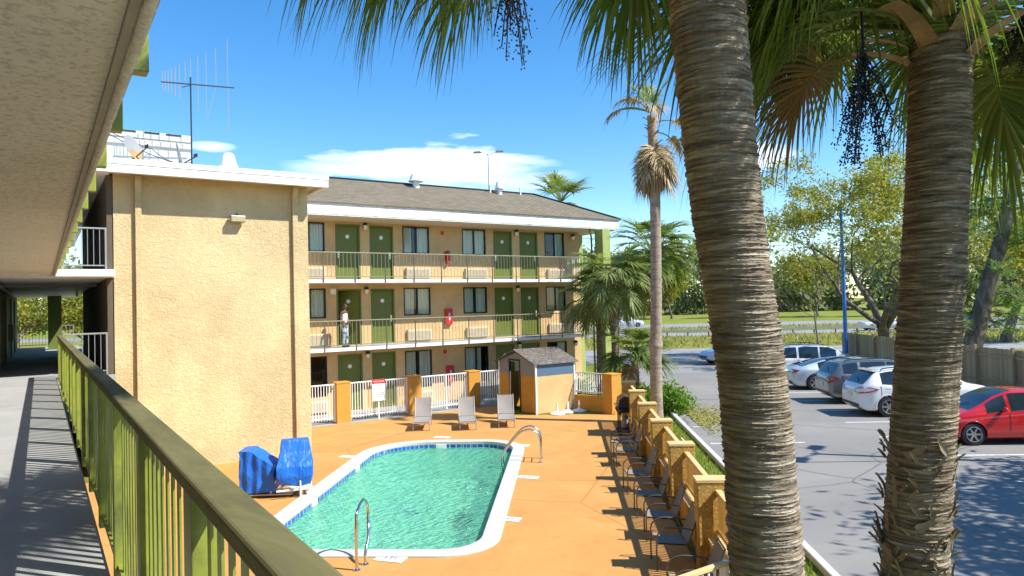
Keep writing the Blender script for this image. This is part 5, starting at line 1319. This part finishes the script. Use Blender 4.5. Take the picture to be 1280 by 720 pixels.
# leaning pine by the fence
pn = thing('pine_tree', (37.1,16.1,0), 'leaning pine with thick trunk and bright needle sprays above the wooden fence', 'tree')
D_ = Vector((1.5,-1.25,7.1))
m = MB(); P = [Vector((0,0,-.1)), Vector((.25,-.2,1.4)), Vector((.75,-.62,3.7)), Vector((1.5,-1.25,7.0)), Vector((2.0,-1.8,10.5)), Vector((2.3,-2.1,13.6))]
pt = hand_tube(m, P, [.50*(1-.80*(i/40)) for i in range(31)], 16, sub=6); tr = m.build('trunk', M['bark'], pn, smooth=70)
lb = MB(); nd = MB(); r_ = np.random.default_rng(8); q_ = random.Random(8)
for k in range(46):
    f = q_.uniform(.28,1.0); b = pt[int(f*30)]; a = q_.uniform(0, 6.283); L = q_.uniform(1.6,4.2)*(1.15-f*.55)
    pts = [b+Vector((math.cos(a),math.sin(a),0))*L*s + Vector((0,0,(.25*L*s-.55*L*s*s*(1.2 if f < .5 else .6)))) for s in (0,.25,.5,.75,1)]
    lb.tube(pts, [.075,.055,.04,.028,.012], 5)
    for s in range(14):
        i = q_.uniform(.9,4); c = pts[int(i)].lerp(pts[min(int(i)+1,4)], i-int(i))+Vector((q_.gauss(0,.32),q_.gauss(0,.32),q_.gauss(.03,.2)))
        for j in range(22):                                   # a spray of needles
            d_ = Vector((q_.gauss(0,1),q_.gauss(0,1),q_.gauss(.25,.8))).normalized(); w_ = d_.orthogonal().normalized()*.016; Ln = q_.uniform(.20,.36)
            nd.add([c-w_, c+w_, c+d_*Ln+w_*.3, c+d_*Ln-w_*.3], [(0,1,2,3)])
lb.build('limbs', M['bark'], tr, smooth=60); nd.build('crown', M['pineleaf'], pn)
t = thing('paper_notice', (36.1,16.35,1.25), 'white notice board fixed before the leaning pine trunk', 'notice', None, CH_RZ)
MB().box(-.22,.22,-.02,.0,-.02,.95).build('sheet', M['white'], t); m = MB()
for k in range(6): m.box(-.15,.12+.05*(k%2),-.0225,-.0205,.12+.11*k,.15+.11*k)
m.build('small_print', M['red'], t); MB().box(-.04,.04,.0,.05,-1.25,.4).build('post', M['wood'], t)

# ------------------------------------------------------------------ palms
def frond(bl, pet, O, az, el, Lp, Lb, droop, n=24, seg=5, w=.016, fan=2.0, grav=1.0, rnd=None, pr=.016, petdark=None):
    rnd = rnd or rng
    ca, sa = math.cos(az), math.sin(az); L = Lp+.45*Lb; S = Vector((-sa, ca, 0))
    pts = [Vector(O)]; tang = []; N_ = 14
    for i in range(N_+1):
        s = i/N_; e = el-droop*(s**1.4); tang.append(Vector((ca*math.cos(e), sa*math.cos(e), math.sin(e))))
        if i < N_: pts.append(pts[-1]+tang[-1]*(L/N_))
    hp = Lp/L
    def at(s):
        x = s*N_; i = min(int(x), N_-1); return pts[i].lerp(pts[i+1], x-i), tang[i].lerp(tang[i+1], x-i).normalized()
    k = max(3, int(N_*hp)+1)
    if pet is not None: pet.tube([at(hp*i/k)[0] for i in range(k+1)], [pr*(1.5-.9*i/k) for i in range(k+1)], 5)
    if pet is not None: pet.tube([at(hp+(1-hp)*i/4)[0] for i in range(5)], [pr*.6*(1-.8*i/4) for i in range(5)], 4)
    tw = rnd.gauss(0,.12)
    for i in range(-n, n+1):
        f = abs(i)/n; sg = 1 if i >= 0 else -1
        P0, T = at(hp+(1-hp)*(1-f)**1.15*.98); Nn = S.cross(T).normalized()
        if Nn.z < 0: Nn = -Nn
        ang = f*fan+rnd.gauss(0,.03)
        d = T*math.cos(ang) + (S*sg)*math.sin(ang) + Nn*(.22*math.sin(ang)+tw*sg*.3+rnd.gauss(0,.05))
        d.normalize(); ln = Lb*(.92-.30*f)*rnd.uniform(.88,1.08)*(.72 if rnd.random() < .06 else 1); g = grav*rnd.uniform(.7,1.35)
        p = Vector(P0); vs = []; wid = w*(1.0-.25*f)*rnd.uniform(.85,1.1)
        prof = (.55,1.0,.95,.66,.34,.05) if seg == 5 else (.6,1.0,.6,.05) if seg == 3 else (.6,1,.9,.75,.5,.28,.04)
        dd = Vector(d)
        for q in range(seg+1):
            c = dd.cross(Nn); c = c.normalized() if c.length > 1e-4 else S
            ww = wid*prof[q]; up = c.cross(dd)
            vs += [p-c*ww, p-up.normalized()*ww*.35, p+c*ww]
            u_ = (q+1)/seg
            dd = (dd + Vector((0,0,-1))*g*.42*u_*u_*(5/seg)*.8).normalized(); p = p+dd*(ln/seg)
        fs = []
        for q in range(seg): fs += [(3*q,3*q+1,3*q+4,3*q+3),(3*q+1,3*q+2,3*q+5,3*q+4)]
        bl.add(vs, fs)
def palm_trunk(pts, radf, rows, cols, amp, ringgap, seed, fibre=.4):
    """a palm trunk with rough stacked leaf scars; radf(t) radius"""
    r_ = np.random.default_rng(seed); P = []
    C = [Vector(p) for p in pts]
    def at(t):
        x = t*(len(C)-1); i = min(int(x), len(C)-2); t_ = x-i
        p0, p1, p2, p3 = C[max(i-1,0)], C[i], C[i+1], C[min(i+2,len(C)-1)]
        return .5*((2*p1)+(p2-p0)*t_+(2*p0-5*p1+4*p2-p3)*t_*t_+(3*p1-p0-3*p2+p3)*t_**3)
    nr_ = 40; nz = 64
    low = r_.normal(0,1,(nz,12)); 
    H = sum((at((i+1)/60)-at(i/60)).length for i in range(60))
    ringpos = np.cumsum(r_.uniform(.6,1.4,int(H/ringgap)+8))*ringgap; ringpos = ringpos[ringpos < H]
    ringamp = r_.uniform(.5,1.3,len(ringpos)); ph = r_.uniform(0,6.28,(len(ringpos),3)); aw = r_.uniform(.2,1.0,(len(ringpos),3))
    th = np.linspace(0, 2*np.pi, cols, endpoint=False); rings = []
    for i in range(rows+1):
        t = i/rows; z = t*H; c = at(t)
        off = np.zeros(cols)
        for k in np.nonzero(np.abs(ringpos-z) < ringgap*2.2)[0]:
            wob = ringpos[k] + ringgap*.35*(aw[k,0]*np.sin(th+ph[k,0])+.5*aw[k,1]*np.sin(3*th+ph[k,1])+.35*aw[k,2]*np.sin(7*th+ph[k,2]))
            d = (z-wob)/ringgap
            lip = np.where(d < 0, np.exp(d*2.2), np.exp(-d*9.0))       # long slope below, sharp edge above
            mask = .45+.55*np.clip(np.sin(2*th+ph[k,2])+np.sin(5*th+ph[k,0])*.7+.4,0,1)
            off = np.maximum(off, lip*ringamp[k]*mask)
        rad = radf(t) + amp*(off-.35) + r_.normal(0, amp*.10, cols)
        rings.append([Vector((c.x+rad[j]*math.cos(th[j]), c.y+rad[j]*math.sin(th[j]), c.z)) for j in range(cols)])
    mb = MB(); mb.loft(rings, True); return mb, at
def fruit(mb, P, L, n, rnd, spread=.22, ang=0):
    """a hanging, much branched stalk of small round fruit"""
    P = Vector(P); st = MB()
    for k in range(16):
        a = rnd.uniform(0,6.28); s = spread*rnd.uniform(.2,1); z0 = rnd.uniform(0,.45)*L
        pts = [P+Vector((0,0,-z0)), P+Vector((math.cos(a)*s*.6,math.sin(a)*s*.6,-z0-.25*L)), P+Vector((math.cos(a)*s,math.sin(a)*s,-z0-L*.55))]
        mb.tube(pts, .004, 4)
        for j in range(n//14):
            f = rnd.random(); c = pts[0].lerp(pts[1], f*2) if f < .5 else pts[1].lerp(pts[2], f*2-1)
            c = c+Vector((rnd.gauss(0,.016+.010*f),rnd.gauss(0,.016+.010*f),rnd.gauss(0,.015)-.012)); mb.sphere(c, rnd.uniform(.0045,.0075), 5, 3)
    mb.tube([P+Vector((0,0,.25)), P, P+Vector((0,0,-L*.6))], [.012,.010,.004], 5)
def boots(mb, C, rad, n, z0, z1, L, rnd, out=.9, w=.05, drop=0.0):
    """cut leaf bases wrapped round the trunk top"""
    for k in range(n):
        a = 2.4*k+rnd.gauss(0,.12); z = z0+(z1-z0)*k/n; d = Vector((math.cos(a),math.sin(a),0)); s = Vector((-d.y,d.x,0)); l = L*rnd.uniform(.6,1.25)
        o = out*rnd.uniform(.7,1.2); rows = []
        for i in range(7):
            f = i/6; c = Vector(C)+d*(rad*.86+l*o*f**1.15)+Vector((0,0,z+l*(.75*f-(.25+drop)*f*f))); ww = w*(1.25-.55*f+.25*max(0,f-.7)); th = .017*(1.2-.5*f)
            rows.append([c-s*ww+d*.006, c-s*ww*.55-d*th*.6, c-d*th, c+s*ww*.55-d*th*.6, c+s*ww+d*.006, c+d*th*.9])
        mb.loft(rows, True)
def make_palm(name, lab, pts, radf, top, fr, barkm, rows, cols, amp, gap, seed, frmat='frond', group=None, nboot=18, bootz=(-.45,.25), bootL=.34, bootmat='boot', fib=None, n=28, seg=6, w=.0155, pr=.016, rad_top=.16, brand=None):
    base = Vector(pts[0]); t = thing(name, base, lab, 'palm', group); q = random.Random(seed); near = seed in (101, 102)
    mb, at = palm_trunk([Vector(p)-base for p in pts], radf, rows, cols, amp, gap, seed); tr = mb.build('trunk', barkm, t, smooth=50)
    O = Vector(top)-base
    if nboot:
        mb = MB(); boots(mb, O, rad_top, nboot, bootz[0], bootz[1], bootL, q); mb.build('leaf_bases', M[bootmat], tr, smooth=50)
    bl, pe_, dry = MB(), MB(), MB()
    for f in fr:
        az, el, Lp, Lb, dr = f[:5]; dead = len(f) > 5 and f[5]
        o = O + Vector((math.cos(az)*.10, math.sin(az)*.10, f[6] if len(f) > 6 else .05+.25*max(0,el)))
        frond(dry if dead else bl, pe_, o, az, el, Lp, Lb, dr, n, seg, w, rnd=q, pr=pr, grav=f[7] if len(f) > 7 else (1.5 if dead else 1.0)+(.35 if near else 0))
    if bl.v: bl.build('crown', M[frmat], t)
    if dry.v: dry.build('dry_fronds', M['frond_dry'] if seed != 102 and seed != 101 else M['frond_rust'], t)
    if pe_.v: pe_.build('leaf_stalks', M['frond_pale'] if frmat == 'frond' else M['frond_dry'] if frmat == 'none' else M['frond_pale'], t, smooth=60)
    return t, O
aL = math.atan2(.56,-.83); aT = math.atan2(-.83,-.56); aR = math.atan2(-.56,.83); aA = math.atan2(.83,.56)   # towards picture left, viewer, right, away
def away_from_view(a):
    """angle between an azimuth and the direction of the walkway"""
    return abs((a-aT+math.pi) % (2*math.pi) - math.pi)
# near palm 1
q1 = random.Random(21); fr = []
for k in range(26):
    a = 2.4*k+q1.gauss(0,.15); v_ = away_from_view(a)
    fr.append((a, q1.uniform(.75,1.25) if v_ < 1.1 else q1.uniform(.1,1.15), q1.uniform(.85,1.15), q1.uniform(1.0,1.25), q1.uniform(.6,.8) if v_ < 1.1 else q1.uniform(.75,1.15)))
for f_ in ((aL-.55,.0,1.15,1.1,1.1),(aL-.25,.15,1.45,1.1,1.25),(aL+.02,.02,1.3,1.15,1.2),(aL+.3,.1,1.35,1.15,1.2),(aL+.6,-.05,1.15,1.1,1.1),(aL+.15,.35,1.6,1.15,1.5),(aL-.4,.35,1.6,1.1,1.45),
                          (aL-.05,.0,1.5,1.05,.95),(aL+.22,.02,1.15,1.0,1.0),(aL-.33,.0,1.2,1.0,.95),(aL+.5,.2,1.6,1.1,1.35),(aL-.15,.3,1.9,1.1,1.5),(aL-1.15,-.85,.50,1.0,.5,False,0,1.8),(aL-1.32,-.75,.55,1.0,.5,False,0,1.8),(aA+.2,-.12,.8,1.0,.9),(aA-.3,-.3,1.0,1.2,1.0),(aR,-.1,1.1,1.2,1.1),(aR+.5,.0,1.1,1.2,1.1),(aR-.6,.35,1.1,1.2,1.2)):
    fr.append(f_)
for k in range(11): fr.append((aL-.75+1.35*k/10+q1.gauss(0,.05), q1.uniform(-.02,.22), q1.uniform(.75,1.75), q1.uniform(.9,1.1), q1.uniform(1.0,1.25), False, q1.uniform(-.05,.12), 1.9))
fr.append((aL-.1,-.05,1.0,.95,1.0,True)); fr.append((aL+.45,-.1,.95,.9,.9,True))
p1, O1 = make_palm('cabbage_palm', 'left near palm with grey ringed trunk leaning slightly left, in front of the pool fence', [(3.62,2.66,-.05),(3.58,2.64,1.2),(3.51,2.63,2.61),(3.45,2.64,3.73),(3.33,2.69,4.79),(3.24,2.71,5.98),(3.18,2.75,7.12)],
    lambda t: .205+.010*math.sin(t*9), (3.17,2.76,7.22), fr, M['palm_bark'], 1400, 128, .0165, .0205, 101, group='near palms beside the walkway', nboot=16, bootz=(-.3,.2))
m = MB(); fruit(m, O1+Vector((-.98,.42,-.95)), .72, 520, q1, .13); m.build('fruit_cluster', M['fruit'], p1)
# near palm 2
q2 = random.Random(33); fr = []
for k in range(24):
    a = 2.4*k+q2.gauss(0,.15); v_ = away_from_view(a)
    fr.append((a, q2.uniform(.8,1.25) if v_ < 1.15 else q2.uniform(.2,1.15), q2.uniform(.95,1.25), q2.uniform(1.1,1.35), q2.uniform(.5,.75) if v_ < 1.15 else q2.uniform(.8,1.2)))
for a, el, lp, lb, dr in ((aL+.1,.12,.80,1.05,1.3),(aL-.35,.2,.95,1.05,1.3),(aL-.1,.35,1.15,1.1,1.55),(aL-.7,.2,1.0,1.1,1.3),(aL-.5,-.08,.7,1.0,1.05),(aL-.2,-.2,.5,1.0,.95),(aL-1.0,.2,1.1,1.1,1.25),(aL+.35,.45,1.1,1.05,1.6),(aL-.85,-.1,.8,1.0,1.0),(aL-.55,.45,1.2,1.1,1.5),(aL-.2,.0,.9,1.05,1.15),(aL-1.25,.3,1.1,1.1,1.3),
                          (aR+.1,.05,.8,1.25,1.35),(aR+.5,.1,.9,1.25,1.4),(aR+.9,.1,1.0,1.25,1.3),(aR+.25,.3,1.1,1.2,1.6),(aR+.6,-.35,.6,1.2,1.0),(aA,.5,1.1,1.15,1.2),(aA-.4,.5,1.1,1.15,1.2),(aA+.5,.42,1.1,1.1,1.1)):
    fr.append((a, el+(.40 if abs(a-aL) < 1.4 else .08), lp*.9 if abs(a-aL) < 1.4 else lp, lb*(.92 if abs(a-aL) < 1.4 else 1), dr, False, .05, 2.1))
for k in range(13): fr.append((aL-1.35+2.0*k/12+q2.gauss(0,.06), q2.uniform(.38,.70), q2.uniform(.55,1.25), q2.uniform(.9,1.1), q2.uniform(1.3,1.6), False, q2.uniform(-.1,.15), 2.0))
for k in range(7): fr.append((aR-.3+1.5*k/6, q2.uniform(.1,.5), q2.uniform(.6,1.1), q2.uniform(.95,1.15), q2.uniform(1.3,1.6), False, q2.uniform(-.1,.15), 2.0))
for a, el in ((aL-.6,.2),(aL-1.1,.15),(aR+.4,.0)): fr.append((a, el, .9, .9, 1.2, True))
p2, O2 = make_palm('cabbage_palm', 'right near palm with dark ringed trunk and cut leaf bases under its crown', [(4.96,2.66,-.05),(5.01,2.61,1.2),(5.05,2.57,2.27),(5.13,2.48,3.6),(5.17,2.42,4.44),(5.21,2.37,5.27),(5.23,2.34,6.0)],
    lambda t: .220-.028*t, (5.24,2.33,6.16), fr, M['palm_bark2'], 1300, 116, .0165, .020, 102, group='near palms beside the walkway', nboot=0)
for k in range(24):
    a = 2.4*k+q2.gauss(0,.12)
    m = MB(); boots(m, O2+Vector((0,0,-.36+.026*k)), .195, 1, 0, 0, .52*q2.uniform(.75,1.2), random.Random(500+k), w=.058, drop=.1)
    rot = Matrix.Rotation(a, 4, 'Z'); m.v = [tuple(rot @ (Vector(v_)-Vector((O2.x,O2.y,0))) + Vector((O2.x,O2.y,0))) for v_ in m.v]
    m.build('leaf_base', M['boot'], p2, smooth=50)
for off, L_, n_ in ((Vector((-.46,.31,-.12)),.95,520),(Vector((.62,-.30,.16)),.5,220)):
    m = MB(); fruit(m, O2+off, L_, n_*4, q2, .21); m.build('fruit_cluster', M['fruit'], p2)
# old split leaf bases still clinging to the lower trunk
base = Vector((4.96,2.66,-.05)); ptr = [c for c in p2.children if c.name.startswith('trunk')][0]
for k in range(190):
    z = 1.9+1.35*q2.random()**1.3; a = q2.uniform(0,6.283); tz = (z+.05)/6.05
    ctr = Vector((5.01+.04*(z-1.2)*.95, 2.61-.05*(z-1.2)*.9, z))-base
    d = Vector((math.cos(a),math.sin(a),0)); s = Vector((-d.y,d.x,0)); big = q2.random() < .3
    tilt = q2.uniform(-1.0,1.0); l = q2.uniform(.13,.24) if big else q2.uniform(.06,.14); ax = Vector((0,0,1))*math.cos(tilt)+s*math.sin(tilt); w_ = q2.uniform(.016,.026) if big else q2.uniform(.008,.015); rows = []
    lift = q2.uniform(.01,.05); m = MB()
    for i in range(6):
        u_ = i/5; cc = ctr+d*(.220-.028*tz+.010+lift*u_*u_*1.2)+ax*l*(u_-.3); ww = w_*(1.1-.55*u_*u_)*(1+.18*math.sin(9*u_+k)); sd = ax.cross(d)
        rows.append([cc-sd*ww+d*.004, cc-sd*ww*.4-d*.002, cc+sd*ww*.4-d*.002, cc+sd*ww+d*.004, cc-d*.010])
    m.loft(rows, True); m.build('old_leaf_base', M['boot_grey'], ptr, smooth=40)
# tall half dead palm in the planting strip
q3 = random.Random(5); fr = []
for k in range(46): fr.append((2.4*k, -1.05+q3.uniform(-.25,.35), q3.uniform(.12,.34), q3.uniform(.8,1.2), .45, True, -1.35+q3.uniform(-.35,.25), 1.2))
fr += [(aL,.30,1.15,.62,1.0,True,.1,5.0),(aL+.12,.34,1.12,.6,1.1,True,.1,5.0),(aL+.2,.75,.55,.9,1.0,True,.15,2.6),(aR,.3,.75,.85,1.3,True,-.3,2.4),(aR+.3,-.1,.7,.8,1.1,True,-.6,2.4),(aT,.6,.5,.9,1.6,True,.0,2.0)]
fr += [(aA,1.2,.35,.95,.25,False,.2),(aL-.5,1.15,.4,.9,.3,False,.2),(aR,1.25,.4,.9,.3,False,.2)]
make_palm('fan_palm', 'tall thin palm with a skirt of dead fronds, beside the round hedge', [(17.83,17.64,0),(17.80,17.60,2.2),(17.82,17.5,4.5),(17.83,17.42,8.0),(17.80,17.42,9.6),(17.78,17.42,10.7)],
    lambda t: .215-.06*t+(.05*math.exp(-((t-.245)/.018)**2)), (17.78,17.42,10.75), fr, M['palm_bark_far'], 260, 28, .012, .09, 103, frmat='frond_pale', n=15, seg=5, w=.034, pr=.022, nboot=26, bootz=(-1.9,.1), bootL=.34, rad_top=.15)
m = MB(); q_ = random.Random(77)
# cluster of cabbage palms at the end of the building
def cluster(lab, base, h, seed, nf, Lp, Lb, r=.17, dead=5, mat='frond_pale', lo=-.55, n=17):
    q_ = random.Random(seed); fr = []
    for k in range(nf): fr.append((2.4*k+q_.gauss(0,.2), q_.uniform(lo,1.2), Lp*q_.uniform(.8,1.15), Lb*q_.uniform(.85,1.1), q_.uniform(.6,1.1)))
    for k in range(dead): fr.append((q_.uniform(0,6.28), -.9, Lp*.6, Lb*.8, .5, True))
    b = Vector((*base,0)); tp = b+Vector((q_.gauss(0,.1),q_.gauss(0,.1),h))
    return make_palm('cabbage_palm', lab, [b, b.lerp(tp,.35)+Vector((.05,.03,0)), b.lerp(tp,.7)+Vector((.03,-.02,0)), tp], lambda t: r*1.1-.02*t, tp+Vector((0,0,.1)), fr, M['palm_bark2'], 70, 20, .012, .09, seed, frmat=mat, group='palms at the end of the far building', n=n, seg=5, w=.034, pr=.02, nboot=22, bootz=(-1.3,.1), bootL=.36, rad_top=r*.9)
cluster('full palm at the right end of the far building, its crown hiding the balcony end', (20.4,22.5), 4.95, 201, 54, .95, 1.05, mat='frond_pale', dead=7)
cluster('taller palm behind the full one, crown left of the thin dead palm', (22.9,22.6), 6.1, 202, 46, 1.05, 1.15, dead=4, mat='frond')
cluster('low young palm in front of the full one, above the white fence corner', (20.7,21.7), 1.75, 203, 30, .75, .95, .15, dead=2, lo=.0, mat='frond')
cluster('small palm close to the green building column', (21.3,24.6), 4.0, 204, 38, .85, 1.0, .15, dead=3, mat='frond_pale')
# palm behind the far roof
q_ = random.Random(9); fr = [(2.4*k, q_.uniform(.55,1.35), 1.0, 1.35, .45) for k in range(16)] + [(aL+q_.gauss(0,.5), .25, 1.0, .9, 1.5, True, 0, 2.2) for k in range(6)] + [(aR+q_.gauss(0,.4), .2, .8, .9, 1.3, True, 0, 2.2) for k in range(4)]
make_palm('fan_palm', 'palm with part brown crown rising behind the right end of the far roof', [(29.6,37.7,0),(29.6,37.7,4),(29.55,37.7,8),(29.5,37.6,10.9)], lambda t: .2-.03*t, (29.5,37.6,11.0), fr, M['palm_bark_far'], 60, 18, .012, .12, 301, frmat='frond_pale', n=13, seg=5, w=.045, pr=.03, nboot=14, bootz=(-.9,.1), bootL=.4)

# ------------------------------------------------------------------ shrubs, litter, grass tufts
def bush(name, base, lab, rx, ry, rz_, n, mat, s=(.05,.09), group=None, seed=1):
    r_ = np.random.default_rng(seed); t = thing(name, base, lab, 'shrub', group); m = MB(); st = MB()
    for k in range(14):
        a = r_.uniform(0,6.28); e = r_.uniform(.2,1.2); d = Vector((math.cos(a)*math.cos(e)*rx, math.sin(a)*math.cos(e)*ry, math.sin(e)*rz_)); st.tube([(0,0,0), tuple(d*.5+Vector((0,0,.05))), tuple(d*.9)], [.02,.012,.005], 4)
        leaf_quads(m, d*.72+Vector((0,0,rz_*.12)), (rx*.45,ry*.45,rz_*.35), n//14, s[0], s[1], r_)
    st.build('stems', M['bark'], t); m.build('crown', M[mat], t); return t
bush('round_hedge', (19.7,18.75,0), 'round bright green hedge beside the thin palm trunk', .75,.75,1.0, 3600,'shrubleaf', seed=2)
bush('low_shrub', (20.3,20.9,0), 'low green and rust shrub behind the fence corner pillar', 1.1,.7,.75, 1800,'darkleaf', seed=3, group='low shrubs in the planting strip')
bush('low_shrub', (18.95,19.6,0), 'low bright green shrub between the hedge and the corner pillar', .7,.6,.7, 1300,'shrubleaf', seed=4, group='low shrubs in the planting strip')
bush('low_shrub', (18.4,22.6,0), 'leafy shrub poking through the white fence by the shed', .6,.7,1.0, 1300,'shrubleaf', seed=5, group='low shrubs in the planting strip')
m = MB(); r_ = np.random.default_rng(19)
for k in range(2600):
    c = r_.normal(0,1,2); w_ = pq(26.0+c[0]*1.5, 4.75+abs(c[1])*.75-.3, .012+.02*r_.random()); a = r_.uniform(0,6.28); s = r_.uniform(.02,.06)
    d = np.array([math.cos(a),math.sin(a),r_.normal(0,.3)]); e = np.array([-math.sin(a),math.cos(a),r_.normal(0,.3)]); w_ = np.array(w_); m.add([w_-d*s*1.6, w_+e*s*.5, w_+d*s*1.6, w_-e*s*.5], [(0,1,2,3)])
tag(m.build('leaf_litter', M['litter']), 'scattered yellow green leaf litter on the asphalt beside the hedge', 'litter', kind='stuff')
m = MB()
for k in range(5200):
    p = r_.uniform(8,27.5); q = r_.uniform(2.5,3.8); w_ = np.array(pq(p,q,0)); h = r_.uniform(.04,.13); a = r_.uniform(0,6.28); d = np.array([math.cos(a),math.sin(a),0])*.012; l_ = r_.normal(0,.03,3); l_[2] = h
    m.add([w_-d, w_+d, w_+l_], [(0,1,2)])
tag(m.build('grass_blades', M['shrubleaf']), 'bright grass in the narrow strip behind the right pool fence', 'grass', kind='stuff')
m = MB()
for k in range(9000):
    p = r_.uniform(62.6,84) if k % 3 else r_.uniform(92.5,111); q = r_.uniform(-4,75); w_ = np.array(pq(p,q,0)); h = r_.uniform(.15,.5); a = r_.uniform(0,6.28); d = np.array([math.cos(a),math.sin(a),0])*.06; l_ = r_.normal(0,.12,3); l_[2] = h
    m.add([w_-d, w_+d, w_+l_], [(0,1,2)])
tag(m.build('roadside_grass', m_leaf('dry_roadside_grass', (.20,.20,.04), (.32,.28,.08), (.40,.34,.14), .3)), 'tall half dry grass on the verges along the highway', 'grass', kind='stuff')

# ------------------------------------------------------------------ sky, sun, camera
AZ, EL = R(143), R(47)
wd = bpy.data.worlds.new('World'); scn.world = wd; wd.use_nodes = True
nt = wd.node_tree; N = nt.nodes; Lk = nt.links; bg = N['Background']
sky = N.new('ShaderNodeTexSky'); sky.sky_type = 'NISHITA'; sky.sun_disc = False; sky.sun_elevation = EL; sky.sun_rotation = AZ
sky.air_density = 1.0; sky.dust_density = .12; sky.ozone_density = 3.0
hs = N.new('ShaderNodeHueSaturation'); hs.inputs['Saturation'].default_value = 1.32; hs.inputs['Value'].default_value = 1.0; Lk.new(sky.outputs[0], hs.inputs['Color'])
tc = N.new('ShaderNodeTexCoord'); sx = N.new('ShaderNodeSeparateXYZ'); Lk.new(tc.outputs['Generated'], sx.inputs[0])
def mth(op, a, b=None):
    n_ = N.new('ShaderNodeMath'); n_.operation = op
    for i, v_ in enumerate((a, b)):
        if v_ is None: continue
        if isinstance(v_, (int, float)): n_.inputs[i].default_value = v_
        else: Lk.new(v_, n_.inputs[i])
    return n_.outputs[0]
az = mth('ARCTAN2', sx.outputs[0], sx.outputs[1]); el = mth('ARCSINE', sx.outputs[2])
nz = N.new('ShaderNodeTexNoise'); nz.inputs['Scale'].default_value = 4.0; nz.inputs['Detail'].default_value = 6; nz.inputs['Roughness'].default_value = .55
mp = N.new('ShaderNodeMapping'); mp.inputs['Scale'].default_value = (1,1,5.5); Lk.new(tc.outputs['Generated'], mp.inputs[0]); Lk.new(mp.outputs[0], nz.inputs['Vector'])
def lens(a0, e0, wa, we, warp, gain):
    dx = mth('DIVIDE', mth('SUBTRACT', az, R(a0)), R(wa)); dy = mth('DIVIDE', mth('ADD', mth('SUBTRACT', el, R(e0)), mth('MULTIPLY', mth('SUBTRACT', nz.outputs['Fac'], .5), warp)), R(we))
    d2 = mth('ADD', mth('MULTIPLY', dx, dx), mth('MULTIPLY', dy, dy))
    return mth('MULTIPLY', mth('SMOOTH_MAX' if False else 'MAXIMUM', mth('SUBTRACT', 1.0, d2), 0.0), gain)
cl = mth('ADD', lens(27.0,11.4,11.5,1.2,.10,.85), lens(10.9,12.4,1.9,.45,.02,.55))
cl = mth('ADD', cl, lens(31,10.0,9,.9,.10,.45)); cl = mth('ADD', cl, lens(52.5,11.0,4.5,.9,.06,.8)); cl = mth('MINIMUM', cl, .82)
mx = N.new('ShaderNodeMix'); mx.data_type = 'RGBA'; Lk.new(cl, mx.inputs[0]); Lk.new(hs.outputs[0], mx.inputs[6]); mx.inputs[7].default_value = (8.0,8.25,8.7,1)
Lk.new(mx.outputs[2], bg.inputs['Color']); bg.inputs['Strength'].default_value = .130
sd = bpy.data.lights.new('sun', 'SUN'); sd.energy = 4.5; sd.angle = R(.53); sd.color = (1.0,.955,.88)
so = bpy.data.objects.new('sun', sd); COL.objects.link(so)
sdir = Vector((math.sin(AZ)*math.cos(EL), math.cos(AZ)*math.cos(EL), math.sin(EL)))
so.rotation_euler = sdir.to_track_quat('Z','Y').to_euler(); so.location = sdir*40
cd = bpy.data.cameras.new('camera'); cam = bpy.data.objects.new('camera', cd); COL.objects.link(cam); scn.camera = cam
yaw, pit, rol = R(33.92719), R(1.36889), R(-1.48937)
f_ = Vector((math.sin(yaw)*math.cos(pit), math.cos(yaw)*math.cos(pit), math.sin(pit))); r_v = Vector((math.cos(yaw),-math.sin(yaw),0)); u_v = r_v.cross(f_)
c_, s_ = math.cos(rol), math.sin(rol); rr = r_v*c_+u_v*s_; uu = r_v*-s_+u_v*c_
cam.matrix_world = Matrix(((rr.x,uu.x,-f_.x,0),(rr.y,uu.y,-f_.y,0),(rr.z,uu.z,-f_.z,4.23),(0,0,0,1)))
cd.sensor_width = 36; cd.lens = 877.67/1280*36; cd.clip_start = .05; cd.clip_end = 4000
scn.render.engine = 'CYCLES'; scn.render.resolution_x = 1024; scn.render.resolution_y = 576
scn.cycles.max_bounces = 8; scn.cycles.diffuse_bounces = 4; scn.cycles.glossy_bounces = 3; scn.cycles.transparent_max_bounces = 12; scn.cycles.use_denoising = True
vs_ = scn.view_settings; vs_.view_transform = 'Standard'; vs_.look = 'None'; vs_.exposure = .86; vs_.gamma = 1.0; vs_.use_curve_mapping = False
